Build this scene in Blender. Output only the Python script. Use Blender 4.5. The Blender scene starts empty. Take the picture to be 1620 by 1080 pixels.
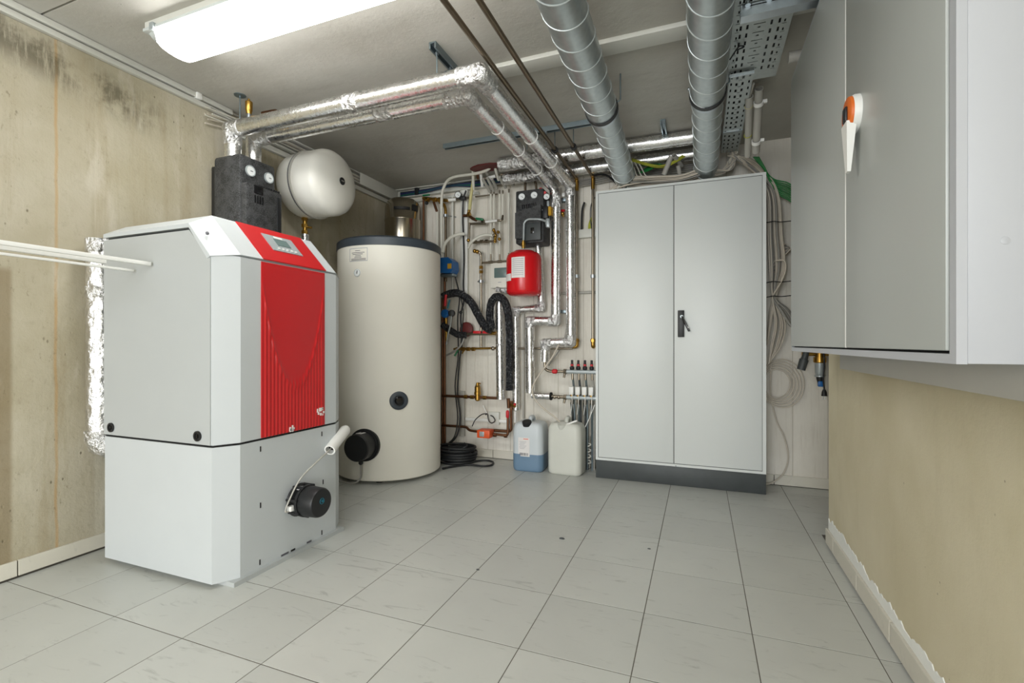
import bpy, bmesh, math, random
from mathutils import Vector, Matrix, noise
random.seed(7)
scene = bpy.context.scene
C = scene.collection
# ------------------------------------------------------------------ camera
FPX, YAW, CVP, CAMZ = 762.0, 0.372, 543.0, 0.942
SN, CS = math.sin(YAW), math.cos(YAW)
cam_d = bpy.data.cameras.new('camera'); cam = bpy.data.objects.new('camera', cam_d); C.objects.link(cam)
cam.location = (0, 0, CAMZ); cam.rotation_euler = (math.pi/2, 0, YAW)
cam_d.sensor_width = 36; cam_d.lens = FPX/1620*36; cam_d.shift_y = (CVP-540)/1620
cam_d.clip_start = 0.02; cam_d.clip_end = 50
scene.camera = cam
# ------------------------------------------------------------------ world, lights, exposure
world = bpy.data.worlds.new('world'); scene.world = world; world.use_nodes = True
world.node_tree.nodes['Background'].inputs[0].default_value = (0.9, 0.95, 1, 1)
world.node_tree.nodes['Background'].inputs[1].default_value = 0.6
def area(name, loc, rot, sx, sy, power, col):
    l = bpy.data.lights.new(name, 'AREA'); l.shape = 'RECTANGLE'; l.size = sx; l.size_y = sy
    l.energy = power; l.color = col
    o = bpy.data.objects.new(name, l); C.objects.link(o); o.location = loc; o.rotation_euler = rot
    return o
XR_ = .56
# added fill light in a made-up opening of the unseen rear wall
area('rear_fill_light', (-1.0, -4.9, 1.15), (math.radians(90), 0, 0), 2.6, 2.1, 180, (0.95, 0.98, 1.0))
# added fill light just off the solid right wall, behind the viewpoint
area('side_fill_light', (XR_-.01, -1.6, 1.05), (math.radians(90), 0, math.radians(90)), 1.4, 1.9, 52, (0.95, 0.98, 1.0))
LAMP_EMIT = 14.0
vs = scene.view_settings
vs.view_transform = 'Standard'; vs.look = 'None'; vs.gamma = 1; vs.exposure = 0.15; vs.use_curve_mapping = False
# ------------------------------------------------------------------ helpers
def P(u, v, x=None, y=None, z=None):
    """point where the sight line of a photo pixel meets a wall, floor or pipe plane"""
    a = (u-810)/FPX; b = (CVP-v)/FPX
    d = Vector((-SN+a*CS, CS+a*SN, b))
    if z is not None: t = (z-CAMZ)/d.z
    elif y is not None: t = y/d.y
    else: t = x/d.x
    return Vector((0, 0, CAMZ)) + d*t
def lin(c):
    return tuple(((v/255)/12.92 if v/255 <= .04045 else ((v/255+.055)/1.055)**2.4) for v in c) + (1,)
class Nodes:
    def __init__(s, name):
        s.m = bpy.data.materials.new(name); s.m.use_nodes = True
        s.t = s.m.node_tree; s.b = s.t.nodes['Principled BSDF']; s.out = s.t.nodes['Material Output']
    def n(s, typ, **kw):
        nd = s.t.nodes.new('ShaderNode'+typ)
        for k, v in kw.items(): setattr(nd, k, v)
        return nd
    def l(s, a, b): s.t.links.new(a, b)
    def setin(s, sock, v):
        if hasattr(v, 'is_linked') or isinstance(v, bpy.types.NodeSocket): s.l(v, sock)
        else: sock.default_value = v
    def math(s, op, a, b=0.0, c=None, clamp=False):
        nd = s.n('Math', operation=op); nd.use_clamp = clamp
        s.setin(nd.inputs[0], a); s.setin(nd.inputs[1], b)
        if c is not None: s.setin(nd.inputs[2], c)
        return nd.outputs[0]
    def mix(s, fac, a, b, mode='MIX'):
        nd = s.n('Mix', data_type='RGBA', blend_type=mode)
        s.setin(nd.inputs[0], fac); s.setin(nd.inputs[6], a); s.setin(nd.inputs[7], b)
        return nd.outputs[2]
    def noise(s, vec, scale, detail=4, rough=.55, dist=0):
        nd = s.n('TexNoise'); s.l(vec, nd.inputs['Vector'])
        nd.inputs['Scale'].default_value = scale; nd.inputs['Detail'].default_value = detail
        nd.inputs['Roughness'].default_value = rough; nd.inputs['Distortion'].default_value = dist
        return nd.outputs[0]
    def voro(s, vec, scale, feature='F1'):
        nd = s.n('TexVoronoi', feature=feature); s.l(vec, nd.inputs['Vector']); nd.inputs['Scale'].default_value = scale
        return nd.outputs[0]
    def ramp(s, v, lo, hi):
        nd = s.n('MapRange', interpolation_type='SMOOTHSTEP'); s.l(v, nd.inputs[0])
        nd.inputs[1].default_value = lo; nd.inputs[2].default_value = hi
        return nd.outputs[0]
    def scale(s, vec, sc, off=(0, 0, 0)):
        nd = s.n('Mapping'); s.l(vec, nd.inputs[0]); nd.inputs[3].default_value = sc; nd.inputs[1].default_value = off
        return nd.outputs[0]
    def pos(s): return s.n('NewGeometry').outputs['Position']
    def obj(s): return s.n('TexCoord').outputs['Object']
    def bump(s, h, strength, dist=.01):
        nd = s.n('Bump'); nd.inputs['Strength'].default_value = strength; nd.inputs['Distance'].default_value = dist
        s.l(h, nd.inputs['Height']); s.l(nd.outputs[0], s.b.inputs['Normal'])
    def fin(s, col=None, rough=.5, metal=0.0, spec=.5):
        if col is not None: s.setin(s.b.inputs['Base Color'], col)
        s.setin(s.b.inputs['Roughness'], rough); s.b.inputs['Metallic'].default_value = metal
        s.b.inputs['Specular IOR Level'].default_value = spec
        return s.m
def simple(name, rgb, rough=.5, metal=0.0, var=.06, vscale=6, bump=0.0, bscale=40, spec=.5):
    n = Nodes(name); p = n.obj()
    f = n.noise(p, vscale, 3)
    c = lin(rgb); d = tuple(max(0, x*(1-var*2)) for x in c[:3])+(1,); e = tuple(min(1, x*(1+var)) for x in c[:3])+(1,)
    col = n.mix(f, d, e)
    if bump: n.bump(n.noise(p, bscale, 3), bump, .004)
    return n.fin(col, rough, metal, spec)
M = {}
def foil_mat(name, wr, base=.86, rough=.2):
    n = Nodes(name); p = n.obj()
    v = n.voro(n.scale(p, (1, 1, .55)), 55, 'SMOOTH_F1'); w = n.noise(p, 26, 5, .6, .8)
    v2 = n.noise(p, 120, 3, .6)
    h = n.math('ADD', n.math('MULTIPLY', v, .8), n.math('ADD', w, n.math('MULTIPLY', v2, .35)))
    n.bump(h, wr, .02)
    col = n.mix(w, (base*.86, base*.86, base*.86, 1), (min(1, base*1.08),)*3+(1,))
    return n.fin(col, n.math('ADD', n.math('MULTIPLY', w, .15), rough), 1.0)
M['foil'] = foil_mat('aluminium_foil', .09)
M['foil_mid'] = foil_mat('wrinkled_foil', .4, .8, .24)
M['foil_rough'] = foil_mat('crumpled_foil', .8, .8, .22)
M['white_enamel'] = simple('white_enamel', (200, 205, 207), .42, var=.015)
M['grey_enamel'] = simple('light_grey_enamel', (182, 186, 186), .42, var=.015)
M['cabinet_grey'] = simple('cabinet_light_grey', (222, 226, 224), .4, var=.02, vscale=2)
M['cream_jacket'] = simple('cream_tank_jacket', (230, 227, 216), .5, var=.015)
M['vessel_white'] = simple('white_vessel_paint', (232, 230, 222), .28, var=.015)
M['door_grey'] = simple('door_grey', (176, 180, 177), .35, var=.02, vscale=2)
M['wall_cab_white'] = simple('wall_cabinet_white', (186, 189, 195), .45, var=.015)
M['orange_rose'] = simple('orange_rose', (226, 112, 36), .45)
M['seam_zinc'] = simple('seam_zinc', (206, 213, 214), .35, .3)
M['plinth'] = simple('dark_plinth', (70, 75, 76), .5, var=.15, vscale=9)
M['lid'] = simple('dark_lid', (58, 66, 74), .45, var=.08)
M['red'] = simple('red_plastic', (196, 32, 36), .32, var=.03)
M['red_tank'] = simple('red_paint', (212, 22, 30), .25, var=.03)
M['dark_red'] = simple('dark_red_plastic', (104, 40, 38), .6)
M['red_valve'] = simple('red_handle', (206, 40, 48), .4)
M['orange'] = simple('orange_plastic', (232, 92, 40), .45)
M['black'] = simple('black_plastic', (28, 29, 31), .45, var=.15)
M['black_gloss'] = simple('black_gloss', (20, 20, 22), .18)
M['rubber'] = simple('black_rubber', (34, 36, 38), .55, var=.15)
M['steel'] = simple('stainless_steel', (176, 168, 152), .22, 1.0, .05)
M['pipe_steel'] = simple('bare_steel_pipe', (158, 148, 132), .3, 1.0, .1)
M['old_steel'] = simple('brown_steel_pipe', (126, 112, 94), .34, 1.0, .12, 14)
M['zinc'] = simple('zinc_strut', (150, 164, 170), .4, 1.0, .1, 20)
M['bright_zinc'] = simple('bright_zinc', (200, 208, 214), .32, 1.0, .08, 20)
M['copper'] = simple('copper_pipe', (136, 96, 72), .38, 1.0, .2, 14)
M['brass'] = simple('brass', (186, 146, 72), .32, 1.0, .15, 18)
M['white_plastic'] = simple('white_plastic', (240, 240, 236), .4, var=.02)
M['trunk_white'] = simple('trunking_white', (214, 214, 206), .45, var=.03)
M['pipe_white'] = simple('white_pipe', (222, 220, 208), .4, var=.03)
M['grey_conduit'] = simple('grey_conduit', (178, 176, 168), .5, var=.04)
M['cable_cream'] = simple('cream_cable', (206, 197, 182), .55, var=.08)
M['cable_grey'] = simple('grey_cable', (150, 148, 142), .55, var=.08)
M['cable_green'] = simple('green_cable', (24, 128, 58), .5)
M['cable_earth'] = simple('yellow_green_cable', (176, 180, 60), .5, var=.2, vscale=60)
M['cable_blue'] = simple('dark_blue_cable', (44, 54, 96), .5)
M['blue'] = simple('blue_plastic', (28, 104, 176), .4)
M['teal'] = simple('teal_plastic', (20, 110, 130), .5)
M['green'] = simple('green_handle', (20, 112, 70), .45)
M['yellow_sticker'] = simple('yellow_sticker', (212, 164, 44), .5)
M['yellow_hose'] = simple('yellowish_hose', (206, 198, 140), .4)
M['paper'] = simple('paper_label', (232, 228, 226), .6, var=.02)
M['ink'] = simple('printed_ink', (92, 92, 98), .6)
M['ink_light'] = simple('pale_ink', (168, 170, 176), .6)
M['dial'] = simple('gauge_dial', (236, 240, 240), .35, var=.01)
M['screen'] = simple('grey_screen', (104, 124, 122), .25)
M['silver'] = simple('silver_bezel', (178, 186, 188), .35, .3, .05)
M['gap_grey'] = simple('gap_grey', (96, 99, 98), .7)
M['dark'] = simple('dark_gap', (14, 14, 14), .8)
M['clear'] = simple('clear_fixture', (206, 212, 210), .2)
M['white_filler'] = simple('white_filler', (236, 238, 234), .8, var=.03, vscale=20, bump=.3)
def epp():
    n = Nodes('black_foam_insulation'); p = n.obj()
    v = n.voro(p, 210); w = n.noise(p, 30, 4)
    f = n.ramp(n.math('ADD', n.math('MULTIPLY', v, .6), n.math('MULTIPLY', w, .8)), .45, .9)
    n.bump(v, .35, .003)
    return n.fin(n.mix(f, lin((20, 21, 22)), lin((72, 73, 74))), .55)
M['epp'] = epp()
def hose_wrap():
    n = Nodes('black_pipe_insulation'); p = n.obj()
    n.bump(n.math('ADD', n.noise(p, 45, 4, .6, .5), n.voro(p, 60)), .7, .02)
    return n.fin(lin((30, 32, 36)), .3)
M['hose_wrap'] = hose_wrap()
def galv():
    n = Nodes('galvanised_duct'); p = n.obj()
    f = n.noise(n.scale(p, (1, .25, 1)), 26, 4); g = n.voro(p, 40)
    c = n.mix(n.math('ADD', n.math('MULTIPLY', f, .7), n.math('MULTIPLY', g, .4)), lin((168, 177, 180)), lin((206, 213, 214)))
    n.bump(f, .05, .01)
    return n.fin(c, n.math('ADD', .30, n.math('MULTIPLY', f, .14)), .85)
M['galv'] = galv()
def tray_mat():
    n = Nodes('galvanised_tray'); p = n.obj()
    return n.fin(n.mix(n.noise(p, 30, 4), lin((168, 176, 176)), lin((196, 202, 200))), .45, .6)
M['tray'] = tray_mat()
def tile_mat(name, c1, c2, c3):
    n = Nodes(name); rnd = n.n('ObjectInfo').outputs['Random']; p = n.obj()
    cmb = n.n('CombineXYZ'); n.l(n.math('MULTIPLY', rnd, 37.0), cmb.inputs[0]); n.l(n.math('MULTIPLY', rnd, 91.0), cmb.inputs[1])
    add = n.n('VectorMath', operation='ADD'); n.l(p, add.inputs[0]); n.l(cmb.outputs[0], add.inputs[1])
    q = add.outputs[0]
    base = n.noise(q, 3.5, 4, .55, .6)
    veins = n.noise(n.scale(q, (2.2, 9, 4)), 3.2, 6, .62, 1.2)
    vm = n.ramp(veins, .57, .74)
    col = n.mix(base, lin(c1), lin(c2))
    col = n.mix(n.math('MULTIPLY', vm, .62), col, lin(c3))
    tone = n.math('ADD', .95, n.math('MULTIPLY', rnd, .08))
    cm = n.n('CombineColor'); [n.l(tone, cm.inputs[i]) for i in range(3)]
    col = n.mix(1.0, col, cm.outputs[0], 'MULTIPLY')
    return n.fin(col, .36, 0, .45)
M['tile'] = tile_mat('marbled_floor_tile', (190, 192, 188), (203, 205, 200), (154, 156, 152))
M['skirt'] = tile_mat('skirting_tile', (204, 200, 186), (220, 216, 204), (186, 184, 174))
M['joint'] = simple('dark_joint', (66, 62, 54), .9)
M['grout'] = simple('dark_grout', (104, 100, 92), .9, var=.12, vscale=12)
def wall_left_mat():
    n = Nodes('stained_concrete'); p = n.pos()
    sep = n.n('SeparateXYZ'); n.l(p, sep.inputs[0]); Y, Z = sep.outputs[1], sep.outputs[2]
    a = n.noise(p, 1.6, 5, .6); b = n.noise(n.scale(p, (1, 5, .5)), 2.2, 6, .65); fine = n.noise(p, 22, 6, .7)
    col = n.mix(n.ramp(a, .3, .7), lin((176, 168, 144)), lin((198, 192, 174)))
    col = n.mix(n.math('MULTIPLY', n.ramp(b, .48, .75), .55), col, lin((160, 146, 116)))
    col = n.mix(n.math('MULTIPLY', n.ramp(fine, .52, .8), .35), col, lin((150, 140, 118)))
    # formwork boards
    brd = n.n('TexWhiteNoise', noise_dimensions='1D'); n.l(n.math('FLOOR', n.math('MULTIPLY', n.math('ADD', Y, .19), 2.6)), brd.inputs['W'])
    col = n.mix(n.math('MULTIPLY', brd.outputs[0], .22), col, lin((140, 124, 92)))
    # darker panel at the near end
    pan = n.math('MULTIPLY', n.ramp(Y, 1.075, 1.055), n.ramp(Z, 1.26, 1.22))
    col = n.mix(n.math('MULTIPLY', pan, .55), col, lin((118, 98, 62)))
    # rust run
    wob = n.math('ADD', Y, n.math('MULTIPLY', n.noise(p, 5, 3), .02))
    rust = n.ramp(n.math('ABSOLUTE', n.math('SUBTRACT', wob, 1.218)), .009, .001)
    col = n.mix(n.math('MULTIPLY', rust, n.math('ADD', .18, n.math('MULTIPLY', n.noise(p, 7, 4), .5))), col, lin((186, 138, 62)))
    # mould streaks below the ceiling
    zl = n.math('ADD', Z, n.math('MULTIPLY', n.math('SUBTRACT', Y, 1.0), .16))
    band = n.math('MULTIPLY', n.ramp(zl, 2.03, 2.16), n.ramp(zl, 2.29, 2.2))
    band = n.math('MULTIPLY', band, n.ramp(Y, 1.75, 1.45))
    st = n.noise(n.scale(p, (1, 14, 1.6)), 3.2, 7, .75)
    blob = n.noise(p, 4.2, 5, .7)
    mk = n.math('MULTIPLY', band, n.math('MULTIPLY', n.ramp(st, .34, .56), n.ramp(blob, .36, .54)))
    col = n.mix(n.math('MULTIPLY', mk, .68), col, lin((72, 66, 48)))
    pit = n.math('MULTIPLY', n.ramp(n.voro(n.scale(p, (1, 1, .6)), 26), .13, .05), n.ramp(n.noise(p, 3, 2), .5, .6))
    col = n.mix(n.math('MULTIPLY', pit, .7), col, lin((98, 90, 70)))
    spk = n.math('MULTIPLY', n.ramp(n.noise(n.scale(p, (1, 1, .45)), 60, 4, .7), .60, .72), n.ramp(n.noise(p, 5, 3), .4, .6))
    col = n.mix(n.math('MULTIPLY', spk, .5), col, lin((112, 102, 78)))
    pale = n.ramp(n.noise(n.scale(p, (1, 2.5, .7)), 3.1, 5, .6), .56, .7)
    col = n.mix(n.math('MULTIPLY', pale, .4), col, lin((214, 208, 194)))
    n.bump(n.math('SUBTRACT', n.math('ADD', fine, n.math('MULTIPLY', b, .6)), pit), .35, .012)
    return n.fin(col, .85, 0, .25)
M['wall_left'] = wall_left_mat()
def wall_back_mat():
    n = Nodes('board_formed_concrete'); p = n.pos()
    sep = n.n('SeparateXYZ'); n.l(p, sep.inputs[0]); X = sep.outputs[0]
    a = n.noise(p, 1.8, 5, .6); g = n.noise(n.scale(p, (16, 1, .8)), 3, 6, .65); fine = n.noise(p, 26, 5, .65)
    col = n.mix(n.ramp(a, .3, .7), lin((218, 213, 202)), lin((234, 230, 220)))
    col = n.mix(n.math('MULTIPLY', n.ramp(g, .5, .75), .45), col, lin((188, 178, 162)))
    fr = n.math('FRACT', n.math('MULTIPLY', n.math('ADD', X, 5.03), 5.0))
    seam = n.ramp(n.math('ABSOLUTE', n.math('SUBTRACT', fr, .5)), .475, .5)
    col = n.mix(n.math('MULTIPLY', seam, .4), col, lin((146, 134, 116)))
    n.bump(n.math('SUBTRACT', n.math('ADD', g, n.math('MULTIPLY', fine, .5)), n.math('MULTIPLY', seam, 1.5)), .3, .01)
    return n.fin(col, .85, 0, .25)
M['wall_back'] = wall_back_mat()
def plain_concrete(name, c1, c2, c3, sc=1.2, bs=.25):
    n = Nodes(name); p = n.pos()
    a = n.noise(p, sc, 5, .6, .3); b = n.noise(n.scale(p, (1, 3.5, 1)), 1.6, 6, .65); fine = n.noise(p, 30, 5, .7)
    col = n.mix(n.ramp(a, .3, .7), lin(c1), lin(c2))
    col = n.mix(n.math('MULTIPLY', n.ramp(b, .5, .78), .45), col, lin(c3))
    pit = n.math('MULTIPLY', n.ramp(n.voro(p, 16), .06, .02), n.ramp(n.noise(p, 2.5, 2), .5, .6))
    col = n.mix(n.math('MULTIPLY', pit, .6), col, lin(tuple(int(v*.6) for v in c3)))
    n.bump(n.math('SUBTRACT', n.math('ADD', fine, b), pit), bs, .008)
    return n.fin(col, .88, 0, .25)
M['ceiling'] = plain_concrete('ceiling_concrete', (184, 181, 172), (200, 198, 191), (162, 158, 148))
M['wall_right'] = plain_concrete('beige_plaster', (198, 189, 160), (211, 203, 178), (180, 171, 143), 1.6, .18)

def link(o, parent=None):
    C.objects.link(o)
    if parent is not None: o.parent = parent
    return o
ORG = {}
def root_of(o):
    while o.parent is not None: o = o.parent
    return o
def tag(o, label, cat, group=None):
    o['label'] = label; o['category'] = cat
    if group: o['group'] = group
    return o
def thing(name, label, cat, loc, group=None):
    o = bpy.data.objects.new(name, None); o.empty_display_size = .05
    C.objects.link(o); o.location = loc; ORG[o.name] = Vector(loc)
    return tag(o, label, cat, group)
def rounded(t): return 1.0 if t < .72 else math.sqrt(max(.03, 1-((t-.72)/.28)**2))
class MB:
    """collects shapes in world coordinates, then builds one mesh object"""
    def __init__(s): s.v = []; s.f = []
    def add(s, vs_, fs):
        k = len(s.v); s.v += [Vector(p) for p in vs_]; s.f += [tuple(i+k for i in f) for f in fs]; return s
    def box(s, x, y, z, bev=0.0, rot=None, seg=2):
        bm = bmesh.new(); bmesh.ops.create_cube(bm, size=1)
        cx, cy, cz = (x[0]+x[1])/2, (y[0]+y[1])/2, (z[0]+z[1])/2
        for v in bm.verts: v.co = Vector((v.co.x*(x[1]-x[0]), v.co.y*(y[1]-y[0]), v.co.z*(z[1]-z[0])))
        if bev: bmesh.ops.bevel(bm, geom=bm.edges[:], offset=bev, segments=seg, affect='EDGES', profile=.5)
        R = rot.to_matrix() if rot is not None and hasattr(rot, 'to_matrix') else rot
        bm.verts.index_update()
        c = Vector((cx, cy, cz))
        s.add([c+(R @ v.co if R is not None else v.co) for v in bm.verts], [[v.index for v in f.verts] for f in bm.faces])
        bm.free(); return s
    def prism(s, poly, axis, a, b):
        """polygon extruded along an axis: poly holds the two other coordinates in order"""
        def mk(p, t):
            return {'x': (t, p[0], p[1]), 'y': (p[0], t, p[1]), 'z': (p[0], p[1], t)}[axis]
        n = len(poly)
        s.add([mk(p, a) for p in poly]+[mk(p, b) for p in poly],
              [tuple(range(n))[::-1], tuple(range(n, 2*n))]+[(i, (i+1) % n, n+(i+1) % n, n+i) for i in range(n)])
        return s
    def lathe(s, o, d, prof, seg=24, closed=True):
        """profile [(distance along d, radius)] turned about the axis through o"""
        o = Vector(o); d = Vector(d).normalized()
        q = d.to_track_quat('Z', 'Y'); X = q @ Vector((1, 0, 0)); Yv = q @ Vector((0, 1, 0))
        k = len(s.v); rings = []
        for t, r in prof:
            if r < 1e-6: s.v.append(o+d*t); rings.append([len(s.v)-1])
            else:
                rings.append(list(range(len(s.v), len(s.v)+seg)))
                for i in range(seg):
                    a = 2*math.pi*i/seg; s.v.append(o+d*t+(X*math.cos(a)+Yv*math.sin(a))*r)
        for A, B in zip(rings, rings[1:]):
            for i in range(seg):
                j = (i+1) % seg
                if len(A) == 1 and len(B) == 1: break
                if len(A) == 1: s.f.append((A[0], B[i], B[j]))
                elif len(B) == 1: s.f.append((A[i], A[j], B[0]))
                else: s.f.append((A[i], A[j], B[j], B[i]))
        if closed:
            if len(rings[0]) > 1: s.f.append(tuple(rings[0][::-1]))
            if len(rings[-1]) > 1: s.f.append(tuple(rings[-1]))
        return s
    def cyl(s, a, b, r, r2=None, seg=16):
        a = Vector(a); b = Vector(b); return s.lathe(a, b-a, [(0, r), ((b-a).length, r if r2 is None else r2)], seg)
    def nut(s, a, b, r): return s.cyl(a, b, r, seg=6)
    def ball(s, o, r, seg=14):
        return s.lathe(o, (0, 0, 1), [(-r*math.cos(math.pi*i/8), r*math.sin(math.pi*i/8)) for i in range(9)], seg)
    def ring(s, o, d, R, r, seg=28, m=8):
        o = Vector(o); d = Vector(d).normalized(); q = d.to_track_quat('Z', 'Y'); X = q @ Vector((1, 0, 0)); Yv = q @ Vector((0, 1, 0))
        k = len(s.v)
        for i in range(seg):
            a = 2*math.pi*i/seg; e = X*math.cos(a)+Yv*math.sin(a)
            for j in range(m):
                b = 2*math.pi*j/m; s.v.append(o+e*(R+r*math.cos(b))+d*r*math.sin(b))
        for i in range(seg):
            for j in range(m):
                s.f.append((k+i*m+j, k+((i+1) % seg)*m+j, k+((i+1) % seg)*m+(j+1) % m, k+i*m+(j+1) % m))
        return s
    def tube(s, pts, r, fil=0.0, seg=12, spline=False, step=0, wr=0.0, taper=None):
        pts = [Vector(p) for p in pts]
        if spline: path = catmull(pts, 6)
        elif fil: path = fillet(pts, fil)
        else: path = pts
        if step:
            q = [path[0]]
            for a, b in zip(path, path[1:]):
                n = max(1, int((b-a).length/step))
                q += [a.lerp(b, (i+1)/n) for i in range(n)]
            path = q
        k = len(s.v); N = len(path)
        up = None
        for i, p in enumerate(path):
            t = (path[min(i+1, N-1)]-path[max(i-1, 0)]).normalized()
            if up is None:
                up = Vector((0, 0, 1)) if abs(t.z) < .9 else Vector((0, 1, 0))
            X = (up - t*up.dot(t))
            if X.length < 1e-5: X = t.orthogonal()
            X.normalize(); Yv = t.cross(X); up = X
            rr = r*(taper(i/(N-1)) if taper else 1)
            for j in range(seg):
                a = 2*math.pi*j/seg; e = X*math.cos(a)+Yv*math.sin(a)
                w = 0
                if wr:
                    w = wr*(noise.noise((p+e*r)*38)+.6*noise.noise((p+e*r)*85))
                s.v.append(p+e*(rr+w))
        for i in range(N-1):
            for j in range(seg):
                s.f.append((k+i*seg+j, k+i*seg+(j+1) % seg, k+(i+1)*seg+(j+1) % seg, k+(i+1)*seg+j))
        s.f.append(tuple(k+j for j in range(seg))[::-1]); s.f.append(tuple(k+(N-1)*seg+j for j in range(seg)))
        return s
    def build(s, name, mat, parent=None, smooth=35, kind=None):
        me = bpy.data.meshes.new(name)
        if parent is not None:
            org = ORG[root_of(parent).name]
        else:
            lo = [min(p[i] for p in s.v) for i in range(3)]; hi = [max(p[i] for p in s.v) for i in range(3)]
            org = Vector(((lo[0]+hi[0])/2, (lo[1]+hi[1])/2, lo[2]))
        me.from_pydata([p-org for p in s.v], [], s.f)
        bm = bmesh.new(); bm.from_mesh(me); bmesh.ops.recalc_face_normals(bm, faces=bm.faces[:]); bm.to_mesh(me); bm.free()
        me.materials.append(M[mat] if isinstance(mat, str) else mat)
        if smooth:
            me.shade_smooth(); me.set_sharp_from_angle(angle=math.radians(smooth))
        o = bpy.data.objects.new(name, me); link(o, parent)
        if parent is None: o.location = org; ORG[o.name] = org
        if kind: o['kind'] = kind
        return o
def catmull(p, n):
    q = [p[0]*2-p[1]]+p+[p[-1]*2-p[-2]]; out = []
    for i in range(1, len(q)-2):
        a, b, c, d = q[i-1], q[i], q[i+1], q[i+2]
        for k in range(n):
            t = k/n
            out.append(.5*((2*b)+(c-a)*t+(2*a-5*b+4*c-d)*t*t+(3*b-a-3*c+d)*t**3))
    out.append(p[-1]); return out
def fillet(p, R, n=6):
    out = [p[0]]
    for i in range(1, len(p)-1):
        a, b, c = p[i-1], p[i], p[i+1]
        u = (a-b); w = (c-b); r = min(R, u.length*.49, w.length*.49)
        s0 = b+u.normalized()*r; s1 = b+w.normalized()*r
        for k in range(n+1):
            t = k/n; out.append(s0*(1-t)**2+b*2*t*(1-t)+s1*t*t)
    out.append(p[-1]); return out
def struct(o): o['kind'] = 'structure'; return o
def pipe(name, label, cat, pts, r, mat, fil=0.0, parent=None, **kw):
    grp = kw.pop('group', None)
    o = MB().tube(pts, r, fil, **kw).build(name, mat, parent)
    if parent is None and label: tag(o, label, cat, grp)
    return o
V = Vector
# ------------------------------------------------------------------ room
XL, XR, YB, HC = -2.56, .56, 3.63, 2.30
YE = 2.63          # end of the right wall, a recess opens behind it
YR = -5.0
XE = 1.5
struct(MB().box((XL-.2, XL), (YR, YB+.2), (-.1, HC)).build('wall_left', 'wall_left'))
struct(MB().box((XL, XE), (YB, YB+.2), (-.1, HC)).build('wall_back', 'wall_back'))
struct(MB().box((XR, XE), (YR, YE), (-.1, HC)).build('wall_right', 'wall_right'))
struct(MB().box((XE, XE+.2), (YE, YB+.2), (-.1, HC)).build('wall_recess', 'wall_back'))
w = MB(); w.box((XL, -2.35), (YR-.15, YR), (-.1, HC)); w.box((.35, XR), (YR-.15, YR), (-.1, HC)); w.box((-2.35, .35), (YR-.15, YR), (2.25, HC))
struct(w.build('wall_rear', 'wall_left'))
ceil = struct(MB().box((XL-.2, XE+.2), (YR-.15, YB+.2), (HC+.012, HC+.2)).build('ceiling', 'ceiling'))
for y0, y1 in ((YR, 1.143), (1.152, YB)):
    MB().box((XL, XE), (y0, y1), (HC, HC+.014)).build('ceiling_panel', 'ceiling', ceil)
floor = struct(MB().box((XL-.2, XE+.2), (YR-.15, YB+.2), (-.12, -.0009)).build('floor', 'grout'))
T = .34; GX, GY, TY = -3.535*T, 3.09*T, .3435
cache = {}
def tile(x0, x1, y0, y1):
    g = .0016
    x0 += g; x1 -= g; y0 += g; y1 -= g
    if x1-x0 < .012 or y1-y0 < .012: return
    key = (round(x1-x0, 3), round(y1-y0, 3))
    if key not in cache:
        bm = bmesh.new(); bmesh.ops.create_cube(bm, size=1)
        for v in bm.verts: v.co = V((v.co.x*key[0], v.co.y*key[1], v.co.z*.008))
        bmesh.ops.bevel(bm, geom=[e for e in bm.edges if e.verts[0].co.z > 0 and e.verts[1].co.z > 0], offset=.0005, segments=1, affect='EDGES')
        me = bpy.data.meshes.new('tile'); bm.to_mesh(me); bm.free(); me.materials.append(M['tile']); cache[key] = me
    o = bpy.data.objects.new('tile', cache[key]); link(o, floor)
    o.location = V(((x0+x1)/2, (y0+y1)/2, -.004)) - ORG['floor']
for i in range(-5, 9):
    for j in range(-5, 9):
        x0, x1 = GX+i*T, GX+(i+1)*T; y0, y1 = GY+j*TY, GY+(j+1)*TY
        if y1 > YB: y1 = YB
        if y0 >= YB: continue
        a, b = max(x0, XL), min(x1, XR)
        if y0 < YE-.1:
            if b > a: tile(a, b, y0, y1)
        else:
            b = min(x1, 1.16)
            if b > a: tile(a, b, y0, y1)
# made-up frames around the two added fill lights behind the viewpoint
df = struct(MB().box((-2.42, -2.35), (YR-.02, YR+.02), (0, 2.26)).build('fill_frame_1', 'trunk_white'))
MB().box((.35, .42), (YR-.02, YR+.02), (0, 2.26)).build('frame_post', 'trunk_white', df)
df = struct(MB().box((XR-.03, XR), (-2.38, -2.31), (0, 2.09)).build('fill_frame_2', 'trunk_white'))
MB().box((XR-.03, XR), (-.89, -.82), (0, 2.09)).build('frame_post', 'trunk_white', df)
MB().box((XR-.03, XR), (-2.31, -.89), (2.02, 2.09)).build('frame_head', 'trunk_white', df)
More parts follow.
